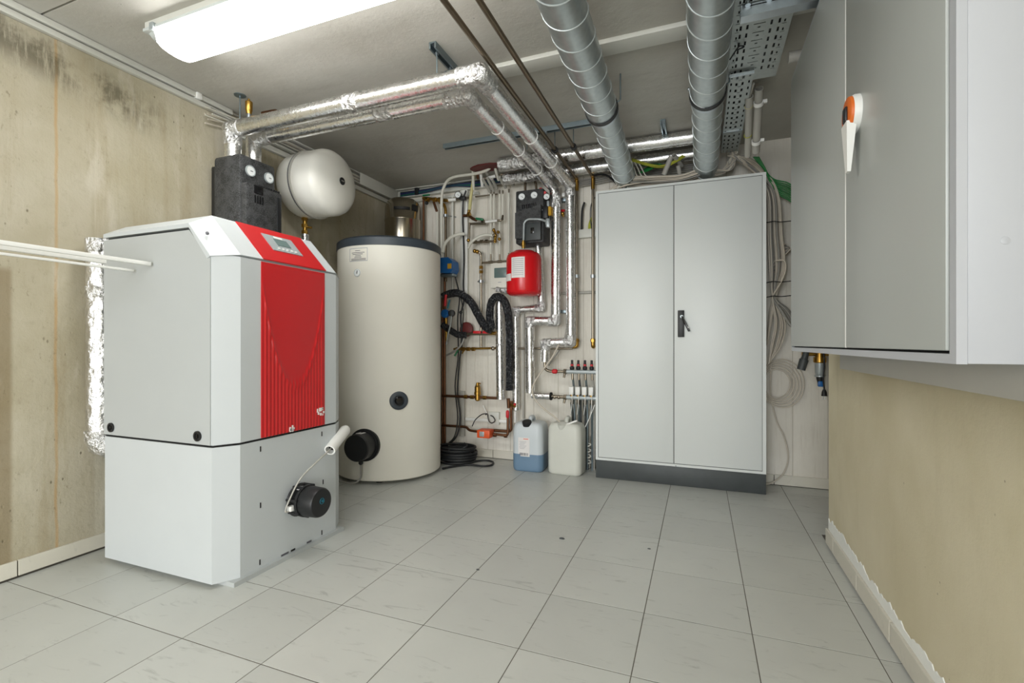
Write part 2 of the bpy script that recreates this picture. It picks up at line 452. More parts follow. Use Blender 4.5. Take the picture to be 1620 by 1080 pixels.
# skirting tiles
def skirting(name, pts):
    par = None
    for k, (x, y, z) in enumerate(pts):
        m = MB().box(x, y, z, .0015, seg=1)
        if par is None:
            # the mortar bed behind the tiles is the skirting itself
            xs = (min(p[0][0] for p in pts), max(p[0][1] for p in pts)); ys = (min(p[1][0] for p in pts), max(p[1][1] for p in pts))
            zs = (0.0, .066)
            if name == 'baseboard_left': bx = ((XL, XL+.006), ys, zs)
            elif name == 'baseboard_right': bx = ((XR-.006, XR), ys, zs)
            else: bx = (xs, (YB-.006, YB), zs)
            par = struct(MB().box(*bx).build(name, 'joint'))
        m.build('skirting_tile', 'skirt', par)
yy = 1.08-.34*6
lst = []
while yy < 2.6: lst.append(((XL, XL+.011), (max(yy+.002, -.9), yy+.338), (.009, .072))); yy += .34
skirting('baseboard_left', lst)
xx = -1.58-.34*3
lst = []
while xx < 1.1: lst.append(((max(xx+.002, XL), xx+.338), (YB-.011, YB), (.004, .07))); xx += .34
skirting('baseboard_back', lst)
yy = YE-.13-.34*9
lst = []
while yy < YE-.02:
    y1 = min(yy+.338, YE+.008); lst.append(((XR-.012, XR), (yy+.0035, y1), (.009, .078))); yy += .34
skirting('baseboard_right', lst)
# white filler smeared above the right skirting
band = MB(); n = 260; vv = []; 
ys = [YE-.004-(3.0)*(i/n) for i in range(n+1)]
for i, y in enumerate(ys):
    z = .118+.012*math.sin(y*3)+.016*noise.noise(V((y*9, 0, 0)))+.014*noise.noise(V((y*31, 3, 0)))+.008*noise.noise(V((y*80, 7, 0)))+.02*max(0, 1.9-y)*.6
    vv += [(XR-.0025, y, .074), (XR-.0025, y, z), (XR+.001, y, z+.002)]
ff = []
for i in range(n):
    a = 3*i
    ff += [(a, a+3, a+4, a+1), (a+1, a+4, a+5, a+2)]
band.add(vv, ff); struct(band.build('trim_1', 'white_filler'))
# ------------------------------------------------------------------ ceiling lamp
def emit_mat():
    n = Nodes('lit_diffuser'); n.b.inputs['Base Color'].default_value = (1, 1, 1, 1)
    n.b.inputs['Emission Color'].default_value = (1, .99, .96, 1); n.b.inputs['Emission Strength'].default_value = LAMP_EMIT
    return n.m
M['lamp_lit'] = emit_mat()
def ceiling_lamp(x0, x1, y0, y1, label):
    t = thing('ceiling_light', label, 'ceiling light', ((x0+x1)/2, (y0+y1)/2, HC))
    yc = (y0+y1)/2; w = (y1-y0)/2
    def prof(k, zt, zb, bul): # cross-section polygon
        p = [(yc-w*k, zt)]
        for i in range(9):
            a = math.pi*i/8; p.append((yc-math.cos(a)*w*k*.92, zb-math.sin(a)**.6*bul))
        return p+[(yc+w*k, zt)]
    MB().prism([(y0, HC), (y0, HC-.03), (y1, HC-.03), (y1, HC)], 'x', x0, x1).build('housing', 'trunk_white', t)
    MB().prism([(y0-.005, HC-.028), (y0-.005, HC-.04), (y1+.005, HC-.04), (y1+.005, HC-.028)], 'x', x0-.005, x1+.005).build('rim', 'clear', t)
    MB().prism(prof(.97, HC-.04, HC-.055, .05), 'x', x0+.05, x1-.05).build('diffuser', 'lamp_lit', t, 50)
    for a, b in ((x0+.004, x0+.05), (x1-.05, x1-.004)):
        outer = a if a < x0+.02 else b; inner = b if a < x0+.02 else a
        pa, pb = prof(.86, HC-.04, HC-.045, .012), prof(.97, HC-.04, HC-.055, .05)
        n = len(pa); m = MB()
        m.add([(outer, p[0], p[1]) for p in pa]+[(inner, p[0], p[1]) for p in pb], [tuple(range(n)), tuple(range(n, 2*n))]+[(i, (i+1) % n, n+(i+1) % n, n+i) for i in range(n)])
        m.build('end_cap', 'clear', t, 50)
    for k in range(4):
        x = x0+.06+(x1-x0-.12)*k/3
        for y in (y0-.008, y1+.008):
            MB().box((x-.012, x+.012), (y-.006, y+.006), (HC-.05, HC-.02), .002).build('clip', 'silver', t)
ceiling_lamp(-2.19, -.62, 1.335, 1.525, 'long lit fluorescent ceiling light above the red and white boiler')
ceiling_lamp(-1.05, .45, -.55, -.36, 'added fluorescent fill light behind the viewpoint, out of the picture')  # second lamp is made up, brightens the room from behind the viewpoint
# ------------------------------------------------------------------ boiler
BX0, BXC, BXF = -2.396, -1.741, -1.69
BY0, BYC0, BYC1, BY1 = 1.30, 1.381, 1.915, 1.996
plan = [(BX0, BY0), (BXC, BY0), (BXF, BYC0), (BXF, BYC1), (BXC, BY1), (BX0, BY1)]
bo = thing('pellet_boiler', 'white pellet boiler with a red ribbed front door and red control panel', 'boiler', (-2.04, 1.648, 0))
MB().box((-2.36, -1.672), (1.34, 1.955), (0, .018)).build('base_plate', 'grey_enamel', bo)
low = MB().prism(plan, 'z', .018, .541).build('lower_body', 'white_enamel', bo, 15)
ins = lambda e: [(BX0+e, BY0+e), (BXC-e*.3, BY0+e), (BXF-e, BYC0+e*.3), (BXF-e, BYC1-e*.3), (BXC-e*.3, BY1-e), (BX0+e, BY1-e)]
MB().prism(ins(.006), 'z', .541, .55).build('seam', 'dark', bo)
MB().prism(ins(.004), 'z', .549, 1.285).build('upper_body', 'white_enamel', bo, 15)
MB().prism([(BX0+.004, 1.27), (BXC-.02, 1.27), (-1.862, 1.392), (BX0+.004, 1.392)], 'y', BY0+.012, BY1-.012).build('inner_shell', 'dark', bo)
sp = [(BX0, .551), (BXC-.004, .551), (BXC-.004, 1.268), (-1.862, 1.386), (BX0+.018, 1.386), (BX0, 1.384)]
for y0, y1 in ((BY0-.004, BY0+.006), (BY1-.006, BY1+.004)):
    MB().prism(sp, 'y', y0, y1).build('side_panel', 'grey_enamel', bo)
for s_, e_ in ((BY0, BYC0), (BY1, BYC1)):
    MB().prism([(BXC-.002, s_), (BXF+.002, e_), (BXF+.002, e_+(.094 if e_ < 1.6 else -.082)), (BXF-.012, e_+(.094 if e_ < 1.6 else -.082)), (BXF-.012, e_), (BXC-.012, s_)], 'z', .551, 1.281).build('corner_panel', 'white_enamel', bo, 15)
zt, zb = 1.462, 1.292
hv = []
for s0, s1 in ((BY0-.006, BYC0), (BY1+.006, BYC1)):
    hv += [(BXC, s0, 1.276), (BXF+.002, s1, zb), (-1.862, s0, 1.412), (-1.85, s1, zt), (BX0, s0, 1.412), (BX0, s1, zt), (BX0, s0, 1.396), (-1.862, s0, 1.396), (BXC-.018, s0, 1.268), (BX0, s1, 1.396)]
q = 10
hf = [(0, 1, 3, 2), (2, 3, 5, 4), (4, 6, 7, 2), (2, 7, 8, 0), (4, 5, 9, 6)]
hf += [tuple(i+q for i in f)[::-1] for f in hf]
hf += [(1, 1+q, 3+q, 3), (3, 3+q, 5+q, 5), (5, 5+q, 9+q, 9), (0, 8, 8+q, q, 1+q, 1), (7, 7+q, 8+q, 8), (6, 9, 9+q, 6+q, 7+q, 7)]
hood = MB().add(hv, hf).build('hood', 'white_enamel', bo, 20)
# red control panel on the sloped front of the hood
d = (V((-1.85, 0, zt))-V((BXF+.002, 0, zb))); nrm = V((d.z, 0, -d.x)).normalized()*-1
nrm = V((.728, 0, .685))
def slope(y, t, off): return V((BXF+.002, y, zb))+d*t+nrm*off
def slab(y0, y1, t0, t1, o0, o1):
    vs_ = [slope(y, t, o) for o in (o0, o1) for y, t in ((y0, t0), (y1, t0), (y1, t1), (y0, t1))]
    return MB().add(vs_, [(0, 1, 2, 3), (4, 5, 6, 7), (0, 1, 5, 4), (1, 2, 6, 5), (2, 3, 7, 6), (3, 0, 4, 7)])
cp = slab(1.487, 1.846, .0, 1.0, -.002, .003).build('control_panel', 'red', bo)
slab(1.585, 1.752, .33, .80, .001, .006).build('display_bezel', 'silver', cp)
slab(1.634, 1.708, .50, .70, .004, .008).build('display_screen', 'screen', cp)
slab(1.645, 1.69, .72, .77, .004, .0075).build('display_window', 'white_plastic', cp)
for k in range(5): slab(1.618+k*.024, 1.628+k*.024, .385, .415, .004, .009).build('button', 'white_plastic', cp)
# ribbed red door
ny, nz = 130, 90; y0, y1, z0, z1 = 1.476, 1.833, .552, 1.280
gv = []
for j in range(nz+1):
    for i in range(ny+1):
        y = y0+(y1-y0)*i/ny; z = z0+(z1-z0)*j/nz
        ya = (y-1.653)/.172
        zc = .755+.42*abs(ya)**2.3
        s = (z-zc)/.02
        inside = 1/(1+math.exp(-max(-30, min(30, s*1.6))))
        rib = .5+.5*math.cos((y-y0)/(y1-y0)*2*math.pi*19)
        rimz = math.exp(-(s/.9)**2)
        edge = min(y-y0, y1-y, z1-z)
        x = BXF+.004+inside*.003+(1-inside)*(rib**.7*.006)+rimz*.004
        if edge < .012: x = BXF+.004+.006*(edge/.012)**.5+(x-BXF-.01)*(edge/.012)
        gv.append((x, y, z))
gf = [(j*(ny+1)+i, j*(ny+1)+i+1, (j+1)*(ny+1)+i+1, (j+1)*(ny+1)+i) for j in range(nz) for i in range(ny)]
m = MB().add(gv, gf); m.box((BXF-.002, BXF+.006), (y0-.001, y1+.001), (z0, z1))
door = m.build('front_door', 'red', bo, 60)
rr = random.Random(3)
for (yc, zc, n_, sy, sz) in ((1.63, .566, 7, .016, .008), (1.79, .615, 9, .035, .016)):
    for k in range(n_):
        y = yc+rr.uniform(-sy, sy); z = zc+rr.uniform(-sz, sz); w = rr.uniform(.0015, .004); h = rr.uniform(.003, .009)
        MB().box((BXF+.005, BXF+.0118), (y-w, y+w), (z-h, z+h)).build('worn_letter_mark', 'white_plastic', door)
for x in (-2.344, -1.811):
    sc = MB().lathe((x, BY0-.004, .583), (0, -1, 0), [(0, .020), (.006, .020), (.006, .013), (.001, .012), (.001, 0)], 20).build('knob', 'black', bo)
    MB().box((x-.003, x+.003), (BY0-.009, BY0-.005), (.576, .590)).build('screw_slot', 'black_gloss', sc)
MB().lathe((-1.79, 1.318, 1.372), (.5, -.6, .6), [(-.004, .006), (.003, .006), (.003, 0)], 12).build('hood_screw', 'ink', bo)
for u, v in ((412, 710), (509, 686), (412, 799), (511, 762), (411, 889), (509, 842)):
    p = P(u, v, x=BXF); MB().box((BXF-.002, BXF+.0015), (p.y-.0025, p.y+.0025), (p.z-.011, p.z+.011)).build('slot', 'dark', bo)
for y, w in ((1.60, .02), (1.645, .012), (1.74, .014)):
    MB().box((BXF-.004, BXF+.0015), (y-w, y+w), (.012, .026)).build('foot_notch', 'ink' if w != .012 else 'dark', bo)
# ignition fan on the lower body
FY, FZ = 1.665, .243
fl = MB().lathe((BXF, FY, FZ), (1, 0, 0), [(0, .05), (.012, .05), (.012, .052), (.055, .052), (.055, .07), (.068, .07)], 28)
fan = fl.build('fan_flange', 'black', bo)
MB().ring((BXF+.018, FY, FZ), (1, 0, 0), .066, .007).build('fan_ring', 'black', fan)
for k in range(7):
    a = 2*math.pi*k/7+.2; c_ = V((0, math.cos(a), math.sin(a)))*.069
    MB().cyl(V((BXF+.012, FY, FZ))+c_, V((BXF+.072, FY, FZ))+c_, .006, seg=10).build('bolt_post', 'black', fan)
mo = MB().lathe((BXF+.06, FY, FZ), (1, 0, 0), [(0, .064), (.012, .066), (.075, .064), (.083, .060), (.086, .05), (.086, 0)], 32).build('fan_motor', 'black', bo)
MB().ring((BXF+.1465, FY, FZ+.008), (1, 0, 0), .012, .0015).build('badge_ring', 'teal', mo)
MB().lathe((BXF+.146, FY+.002, FZ+.008), (1, 0, 0), [(0, .006), (.001, .006), (.001, 0)], 14).build('badge_dot', 'teal', mo)
MB().box((BXF+.02, BXF+.045), (FY-.075, FY-.04), (FZ-.03, FZ-.008), .004).build('cable_plug', 'white_plastic', bo)
MB().box((BXF+.02, BXF+.05), (FY-.02, FY+.025), (FZ+.048, FZ+.056), .002).build('sticker', 'paper', fan)
# white tube with the fan cable coming out of it
ta, tb = V((-1.655, 1.835, .43)), V((-1.700, 1.995, .495))
dr = (tb-ta).normalized()
tu = MB().lathe(ta, dr, [(0, .020), (0, .027), ((tb-ta).length, .027), ((tb-ta).length+.016, .02), ((tb-ta).length+.022, 0)], 20, closed=False).build('cable_sleeve', 'white_plastic', bo)
MB().lathe(ta+dr*.03, dr, [(0, .0205), (.001, 0)], 20, closed=False).build('sleeve_inside', 'dark', tu)
MB().tube([ta+dr*.04, ta-dr*.02+V((0, 0, .004)), (-1.64, 1.74, .40), (-1.645, 1.645, .345), (-1.655, 1.595, .27), (-1.66, 1.575, .222), (-1.658, 1.592, .215)], .0036, spline=True).build('fan_cable', 'grey_conduit', bo)
# ------------------------------------------------------------------ hot water tank
TX, TYc, TR = -2.134, 2.99, .3676
tk = thing('hot_water_tank', 'tall cream cylindrical hot water tank with a dark grey lid', 'water tank', (TX, TYc, 0))
MB().lathe((TX, TYc, 0), (0, 0, 1), [(.022, TR-.012), (.03, TR), (1.60, TR)], 96).build('jacket', 'cream_jacket', tk, 40)
MB().lathe((TX, TYc, 0), (0, 0, 1), [(1.597, TR+.003), (1.598, TR+.006), (1.648, TR+.005), (1.662, TR-.012), (1.665, 0)], 96).build('lid', 'lid', tk, 40)
for k in range(3):
    a = 2*math.pi*k/3-1.2; MB().cyl((TX+.28*math.cos(a), TYc+.28*math.sin(a), 0), (TX+.28*math.cos(a), TYc+.28*math.sin(a), .024), .025).build('foot', 'black', tk)
def on_tank(u, v):
    # point of the jacket seen at a photo pixel
    a = P(u, v, y=1.0)-V((0, 0, CAMZ)); o2 = V((-TX, -TYc)); dd = V((a.x, a.y))
    A = dd.dot(dd); B = 2*dd.dot(o2); Cc = o2.dot(o2)-TR*TR
    t = (-B-math.sqrt(B*B-4*A*Cc))/(2*A); p = V((0, 0, CAMZ))+a*t
    n_ = V((p.x-TX, p.y-TYc, 0)).normalized(); return p, n_
def curved(u0, v0, u1, v1, off, n=8):
    vs_ = []; 
    for i in range(n+1):
        u = u0+(u1-u0)*i/n
        pa, na = on_tank(u, v0); pb, nb = on_tank(u, v1)
        zt_ = on_tank((u0+u1)/2, v0)[0].z; zb_ = on_tank((u0+u1)/2, v1)[0].z
        vs_ += [V((pa.x, pa.y, zt_))+na*off, V((pa.x, pa.y, zb_))+na*off]
    return MB().add(vs_, [(2*i, 2*i+2, 2*i+3, 2*i+1) for i in range(n)])
st = curved(553.5, 392, 581.5, 413, .0008).build('sticker', 'ink_light', tk)
curved(554.3, 393, 580.8, 412, .0014).build('sticker_paper', 'cream_jacket', st)
m = MB()
for v, a, b in ((396, 562, 570), (399, 557, 577), (401.5, 558, 574), (404, 562, 571), (406.3, 561, 572), (408.6, 556, 579), (410.5, 556, 579)):
    c_ = curved(a, v, b, v+.9, .002, 4); m.add(c_.v, c_.f)
m.build('printing', 'ink', st)
p, n_ = on_tank(565.5, 431.5)
g = MB().lathe(p, n_, [(0, .026), (.004, .026), (.005, .022), (.005, 0)], 24).build('thermometer', 'dial', tk)
MB().tube([p+n_*.0065+V((0, 0, -.006)), p+n_*.0065+V((.003, 0, .015))], .003).build('needle', 'ink', g)
MB().lathe(p, n_, [(.004, .0245), (.006, .0245), (.006, .0225), (.004, .0225)], 24, closed=False).build('bezel', 'silver', g)
p, n_ = on_tank(631, 633.5)
g = MB().lathe(p-n_*.004, n_, [(0, .062), (.01, .061), (.012, .058), (.012, .036), (.006, .034), (.006, 0)], 36).build('service_cap', 'lid', tk)
MB().lathe(p, n_, [(0, .030), (.016, .029), (.022, .022), (.024, 0)], 28).build('cap_plug', 'black_gloss', g)
p, n_ = on_tank(577, 703.5)
g = MB().lathe(p-n_*.01, n_, [(0, .108), (.02, .108), (.02, .100), (.03, .098), (.03, .09), (.115, .088), (.122, .082), (.122, 0)], 40).build('heater_flange', 'black', tk)
c0 = p+n_*.05
MB().box((c0.x-.02, c0.x+.02), (c0.y-.025, c0.y+.025), (c0.z+.082, c0.z+.089), .001).build('sticker', 'paper', g)
MB().lathe(c0+V((0, 0, -.086)), (0, 0, -1), [(-.006, .012), (.012, .012), (.014, .015), (.026, .015), (.034, .008)], 14).build('cable_gland', 'black', g)
MB().tube([c0+V((0, 0, -.118)), c0+V((0, 0, -.17)), c0+V((-.005, .0, -.21)), c0+V((-.04, -.02, -.238)), c0+V((-.14, -.03, -.236)), c0+V((-.28, -.02, -.238))], .006, spline=True).build('heater_cable', 'cable_grey', g)
# ------------------------------------------------------------------ expansion vessels
VX0, VXA, VY, VZ, VR = -2.515, -2.10, 2.447, 1.967, .206
ve = thing('expansion_vessel', 'white round expansion vessel mounted sideways on the concrete wall', 'expansion vessel', (VX0, VY, VZ))
MB().lathe((VX0, VY, VZ), (1, 0, 0), [(0, .10), (.02, .15), (.055, .188), (.09, VR-.003), (.16, VR), (.315, VR), (.338, VR-.006), (.358, VR-.02), (.374, VR-.042), (.389, VR-.078), (.400, .09), (.406, .05), (.408, 0)], 64).build('shell', 'vessel_white', ve, 60)
MB().ring((VX0+.185, VY, VZ), (1, 0, 0), VR+.001, .008, 64).build('clamp_ring', 'grey_conduit', ve)
MB().ring((VX0+.172, VY, VZ), (1, 0, 0), VR+.001, .0045, 64).build('ring_seam', 'ink', ve)
pl = MB().lathe((VX0+.405, VY, VZ), (1, 0, 0), [(0, .024), (.006, .023), (.008, .018), (.008, 0)], 24).build('valve_cap', 'black', ve)
MB().box((VX0+.412, VX0+.4138), (VY-.012, VY+.012), (VZ-.003, VZ+.004)).build('cap_mark', 'cable_grey', pl)
MB().box((XL, VX0+.02), (VY-.06, VY+.06), (VZ-.03, VZ+.03), .004).build('wall_bracket', 'zinc', ve)
MB().box((XL, XL+.05), (VY-.225, VY-.16), (VZ+.03, VZ+.045), .003).build('strap_end', 'bright_zinc', ve)
bx, by = -2.41, 2.445
sv = thing('brass_shutoff_valve', 'brass shut-off valve directly below the white expansion vessel', 'valve', (bx, by, 1.62))
m = MB(); m.nut((bx, by, 1.745), (bx, by, 1.775), .02); m.cyl((bx, by, 1.66), (bx, by, 1.765), .014); m.nut((bx, by, 1.70), (bx, by, 1.722), .021); m.nut((bx, by, 1.655), (bx, by, 1.68), .02)
m.build('valve_body', 'brass', sv)
MB().cyl((bx, by, 1.705), (bx+.04, by+.02, 1.70), .008).build('stem', 'brass', sv)
pipe('insulated_pipe', 'short foil-wrapped pipe under the brass valve of the white vessel', 'pipe', [(bx, by, 1.2), (bx, by, 1.655)], .026, 'foil', step=.03, wr=.0015, seg=16)
# steel vessel in the corner
sx, sy = -2.335, 3.45
sv = thing('steel_pressure_vessel', 'small stainless steel pressure vessel behind the cream tank lid', 'pressure vessel', (sx, sy, 1.70))
MB().lathe((sx, sy, 1.70), (0, 0, 1), [(0, .05), (.02, .10), (.05, .138), (.09, .148), (.262, .148), (.265, .151), (.272, .151), (.275, .148), (.385, .146), (.42, .134), (.445, .105), (.458, .05), (.46, 0)], 48).build('shell', 'steel', sv, 50)
a0 = math.atan2(-sy, -sx)
for k, (da, w, z0, h) in enumerate(((-.05, .45, 2.035, .022), (.75, .22, 2.035, .05))):
    vs_ = []; nn = 10
    for i in range(nn+1):
        a = a0+da-w+2*w*i/nn; e = V((math.cos(a), math.sin(a), 0))*.1492
        vs_ += [V((sx, sy, z0))+e, V((sx, sy, z0+h))+e]
    lb = MB().add(vs_, [(2*i, 2*i+2, 2*i+3, 2*i+1) for i in range(nn)]).build('label', 'black', sv)
MB().box((sx-.06, sx+.06), (sy+.12, YB), (1.86, 1.90)).build('wall_bracket', 'zinc', sv)
# ------------------------------------------------------------------ boiler pump group and foil pipes along the ceiling
PZ = 2.12; AX, AY, BXp, BYp = -2.40, 1.915, -2.41, 2.055
pg = thing('boiler_pump_group', 'black foam pump group box standing behind the boiler against the wall', 'pump group', (-2.36, 1.97, 1.46))
m = MB(); m.box((-2.47, -2.27), (1.852, 2.085), (1.466, 1.955), .018)
body = m.build('rear_shell', 'epp', pg)
MB().box((-2.55, -2.455), (1.90, 2.08), (1.466, 1.93), .006).build('wall_shell', 'black', pg)
MB().box((-2.30, -2.235), (1.862, 2.10), (1.466, 1.80), .014).build('front_cover', 'epp', pg)
MB().box((-2.245, -2.229), (1.91, 1.965), (1.752, 1.795), .002).build('window', 'black_gloss', pg)
for k in range(4): MB().box((-2.245, -2.230), (1.912+k*.016, 1.920+k*.016), (1.70, 1.742), .002).build('vent_slot', 'black_gloss', pg)
for k in range(9): MB().box((-2.285, -2.246), (1.955+k*.016, 1.963+k*.016), (1.785, 1.812), .002).build('vent_rib', 'black', pg)
MB().box((-2.24, -2.231), (2.06, 2.085), (1.56, 1.77), .003).build('side_slot', 'black', pg)
for y in (1.915, 2.035):
    g = MB().lathe((-2.275, y, 1.875), (1, 0, 0), [(0, .03), (.012, .03), (.012, .026), (.009, .025), (.009, 0)], 28).build('gauge', 'silver', pg)
    MB().lathe((-2.266, y, 1.875), (1, 0, 0), [(0, .0245), (.0015, .0245), (.0015, 0)], 24).build('gauge_face', 'dial', g)
    MB().box((-2.2645, -2.2635), (y-.002, y+.014), (1.873, 1.877)).build('needle', 'ink', g)
pa = [(AX, AY, 1.94), (AX, AY, PZ), (-.893, AY, PZ), (-.893, 3.50, PZ)]
A2, B2 = P(902, 300, y=3.50), P(880, 310, y=3.50)
pr_ = .043
ap = thing('insulated_pipe', 'thick foil-wrapped pipe from the pump group across the ceiling, the nearer of the two', 'pipe', (AX, AY, 1.94))
MB().tube([(AX, AY, 1.956), (AX, AY, PZ)], pr_, step=.02, wr=.002, seg=20).build('pipe_run', 'foil', ap, 60)
MB().tube([(AX-.03, AY, PZ), (-.90, AY, PZ)], pr_, step=.02, wr=.0009, seg=20).build('pipe_run', 'foil', ap, 60)
MB().tube([(-.90, AY, PZ), (-.90, 3.50, PZ)], pr_*.94, step=.02, wr=.0009, seg=20).build('pipe_run', 'foil', ap, 60)
for a, b in (((AX, AY, PZ-.09), (AX, AY, PZ+.045)), ((AX+.07, AY, PZ), (AX-.05, AY, PZ)), ((-1.0, AY, PZ), (-.848, AY, PZ)), ((-.90, AY+.10, PZ), (-.90, AY-.052, PZ))):
    MB().tube([a, b], pr_+.003, step=.01, wr=.004, seg=20, taper=rounded).build('foil_wrap', 'foil_rough', ap, 60)
MB().tube([(-1.62, AY, PZ), (-1.54, AY, PZ)], pr_+.002, step=.012, wr=.003, seg=20).build('foil_wrap', 'foil_rough', ap, 60)
bp = thing('insulated_pipe', 'foil-wrapped pipe from the pump group across the ceiling, the farther of the two', 'pipe', (BXp, BYp, 1.94))
r2 = .038; CX = -1.03
MB().tube([(BXp, BYp, 1.956), (BXp, BYp, PZ)], r2+.004, step=.02, wr=.002, seg=20).build('pipe_run', 'foil', bp, 60)
MB().tube([(BXp, BYp, PZ), (CX, BYp, PZ)], r2, step=.02, wr=.0009, seg=20).build('pipe_run', 'foil', bp, 60)
MB().tube([(CX, BYp-.01, PZ), (CX, 3.50, PZ)], r2, step=.02, wr=.0009, seg=20).build('pipe_run', 'foil', bp, 60)
for a, b in (((BXp, BYp, PZ-.08), (BXp, BYp, PZ+.04)), ((BXp+.14, BYp, PZ), (BXp-.045, BYp, PZ)), ((CX-.12, BYp, PZ), (CX+.045, BYp, PZ)), ((CX, BYp+.08, PZ), (CX, BYp-.046, PZ))):
    MB().tube([a, b], r2+.003, step=.01, wr=.004, seg=20, taper=rounded).build('foil_wrap', 'foil_rough', bp, 60)
MB().tube([(-1.55, BYp, PZ), (-1.45, BYp, PZ)], r2+.002, step=.012, wr=.003, seg=20).build('foil_wrap', 'foil_rough', bp, 60)
for y in (2.42, 2.75, 3.1): MB().ring((CX, y, PZ), (0, 1, 0), r2+.001, .002).build('tie', 'white_plastic', bp)
for y in (2.6, 3.0): MB().ring((-.90, y, PZ), (0, 1, 0), pr_-.001, .002).build('tie', 'white_plastic', ap)
# drops down the back wall
FY_ = 3.50
def foilrun(root, pts, r):
    pts = [V(p) for p in pts]
    for a, b in zip(pts, pts[1:]): MB().tube([a, b], r, step=.02, wr=.0009, seg=18).build('pipe_run', 'foil', root, 60)
    for a, b, c in zip(pts, pts[1:], pts[2:]):
        e0 = b+(a-b).normalized()*.05; e1 = b+(b-a).normalized()*(r+.004); f1 = b+(c-b).normalized()*.05
        MB().tube([e0, e1], r+.002, step=.01, wr=.0035, seg=18, taper=rounded).build('foil_wrap', 'foil_rough', root, 60)
        MB().tube([f1, b-(c-b).normalized()*(r+.003)], r+.002, step=.01, wr=.0035, seg=18, taper=rounded).build('foil_wrap', 'foil_rough', root, 60)
foilrun(ap, [(-.90, 3.50, PZ+.01), P(902, 300, y=FY_), P(903, 541, y=FY_), P(863, 543, y=FY_), P(862, 572, y=FY_)], .036)
foilrun(bp, [(CX, 3.50, PZ), P(880, 318, y=FY_), P(879, 508, y=FY_), P(838, 508, y=FY_), P(839, 621, y=FY_)], .036)
m = MB(); e = P(862, 572, y=FY_)
MB().tube([e, P(862, 583, y=FY_), P(868, 587, y=FY_), P(876, 587, y=FY_)], .011, .02).build('pipe_end', 'pipe_steel', ap)
# air vent and hanger over pipe A
va = thing('automatic_air_vent', 'small brass air vent on top of the foil pipe near the wall', 'air vent', (-2.279, AY, 2.16))
MB().lathe((-2.279, AY, 2.155), (0, 0, 1), [(0, .009), (.03, .009), (.03, .014), (.045, .016), (.048, .018), (.095, .019), (.10, .014), (.103, .006), (.112, .006)], 18).build('body', 'brass', va)
MB().cyl((-2.279, AY, 2.155), (-2.279, AY, 2.187), .0115).build('neck', 'bright_zinc', va)
hg = thing('pipe_hanger', 'zinc threaded rod and ceiling plate beside the brass air vent', 'pipe hanger', (-2.345, AY, HC))
MB().cyl((-2.345, AY, 2.155), (-2.345, AY, HC), .004).build('threaded_rod', 'zinc', hg)
MB().lathe((-2.345, AY, HC-.004), (0, 0, 1), [(0, .03), (.004, .03)], 18).build('ceiling_plate', 'zinc', hg)
pipe('copper_tail', 'rusty copper tail pipe behind the brass air vent near the ceiling', 'pipe', [(-2.30, 2.02, 2.24), (-2.19, 2.02, 2.235), (-2.17, 2.02, 2.20), (-2.17, 2.05, 2.14)], .010, 'copper', .03)
MB_t = MB().tube([(-2.47, 2.10, 1.55), (-2.47, 2.10, HC-.06)], .011).build('riser_pipe', 'pipe_white'); tag(MB_t, 'thin white riser pipe behind the pump group on the wall', 'pipe')
MB_t = MB().tube([(-2.50, 2.125, 1.55), (-2.50, 2.125, HC-.06)], .011).build('riser_pipe', 'teal'); tag(MB_t, 'thin teal riser pipe behind the pump group on the wall', 'pipe')
# foil return pipe behind the boiler's left side
fp = thing('return_pipe', 'vertical foil-wrapped pipe between the boiler side and the left wall', 'pipe', (-2.47, 1.325, .45))
MB().tube([(-2.47, 1.325, .50), (-2.47, 1.325, 1.39)], .052, step=.016, wr=.003, seg=24).build('pipe_run', 'foil_mid', fp, 60)
MB().tube([(-2.47, 1.325, 1.34), (-2.47, 1.325, 1.40)], .055, step=.012, wr=.006, seg=22).build('foil_wrap', 'foil_rough', fp, 60)
MB().tube([(-2.47, 1.325, 1.14), (-2.47, 1.325, 1.19)], .054, step=.012, wr=.005, seg=22).build('foil_wrap', 'foil_rough', fp, 60)
MB().tube([(-2.47, 1.325, .56), (-2.47, 1.325, .50), (-2.40, 1.42, .475), (-2.33, 1.47, .475)], .058, .05, step=.012, wr=.007, seg=22).build('foil_wrap', 'foil_rough', fp, 60)
# white trunking strips pointing at the boiler side from the left, lying on a wall bracket
q1, q2, q3 = P(238, 417.5, y=1.288), P(166, 413.5, x=-2.125), P(211, 428, y=1.288)
for q_, w, h, lab in ((q1, .007, .015, 'upper white plastic trunking strip reaching to the boiler side'),
                      (q2, .010, .016, 'middle short white plastic trunking strip in front of the foil pipe'),
                      (q3, .006, .009, 'lower white plastic trunking strip reaching to the boiler side')):
    o = MB().box((q_.x-w, q_.x+w), (.35, q_.y), (q_.z-h/2, q_.z+h/2), .0012).build('trunking_strip', 'white_plastic'); tag(o, lab, 'trunking strip', 'white trunking strips')
br = thing('wall_bracket', 'steel angle bracket on the left wall under the white strips', 'bracket', (XL, .62, 1.2))
zb_ = q3.z-.004
MB().box((XL, -2.0), (.60, .64), (zb_-.014, zb_)).build('arm', 'zinc', br)
MB().box((XL, XL+.006), (.60, .64), (1.08, zb_)).build('wall_plate', 'zinc', br)
for q_, w, h in ((q1, .007, .015), (q2, .010, .016)):
    MB().box((q_.x-w, q_.x+w), (.61, .63), (zb_, q_.z-h/2)).build('packer', 'zinc', br)
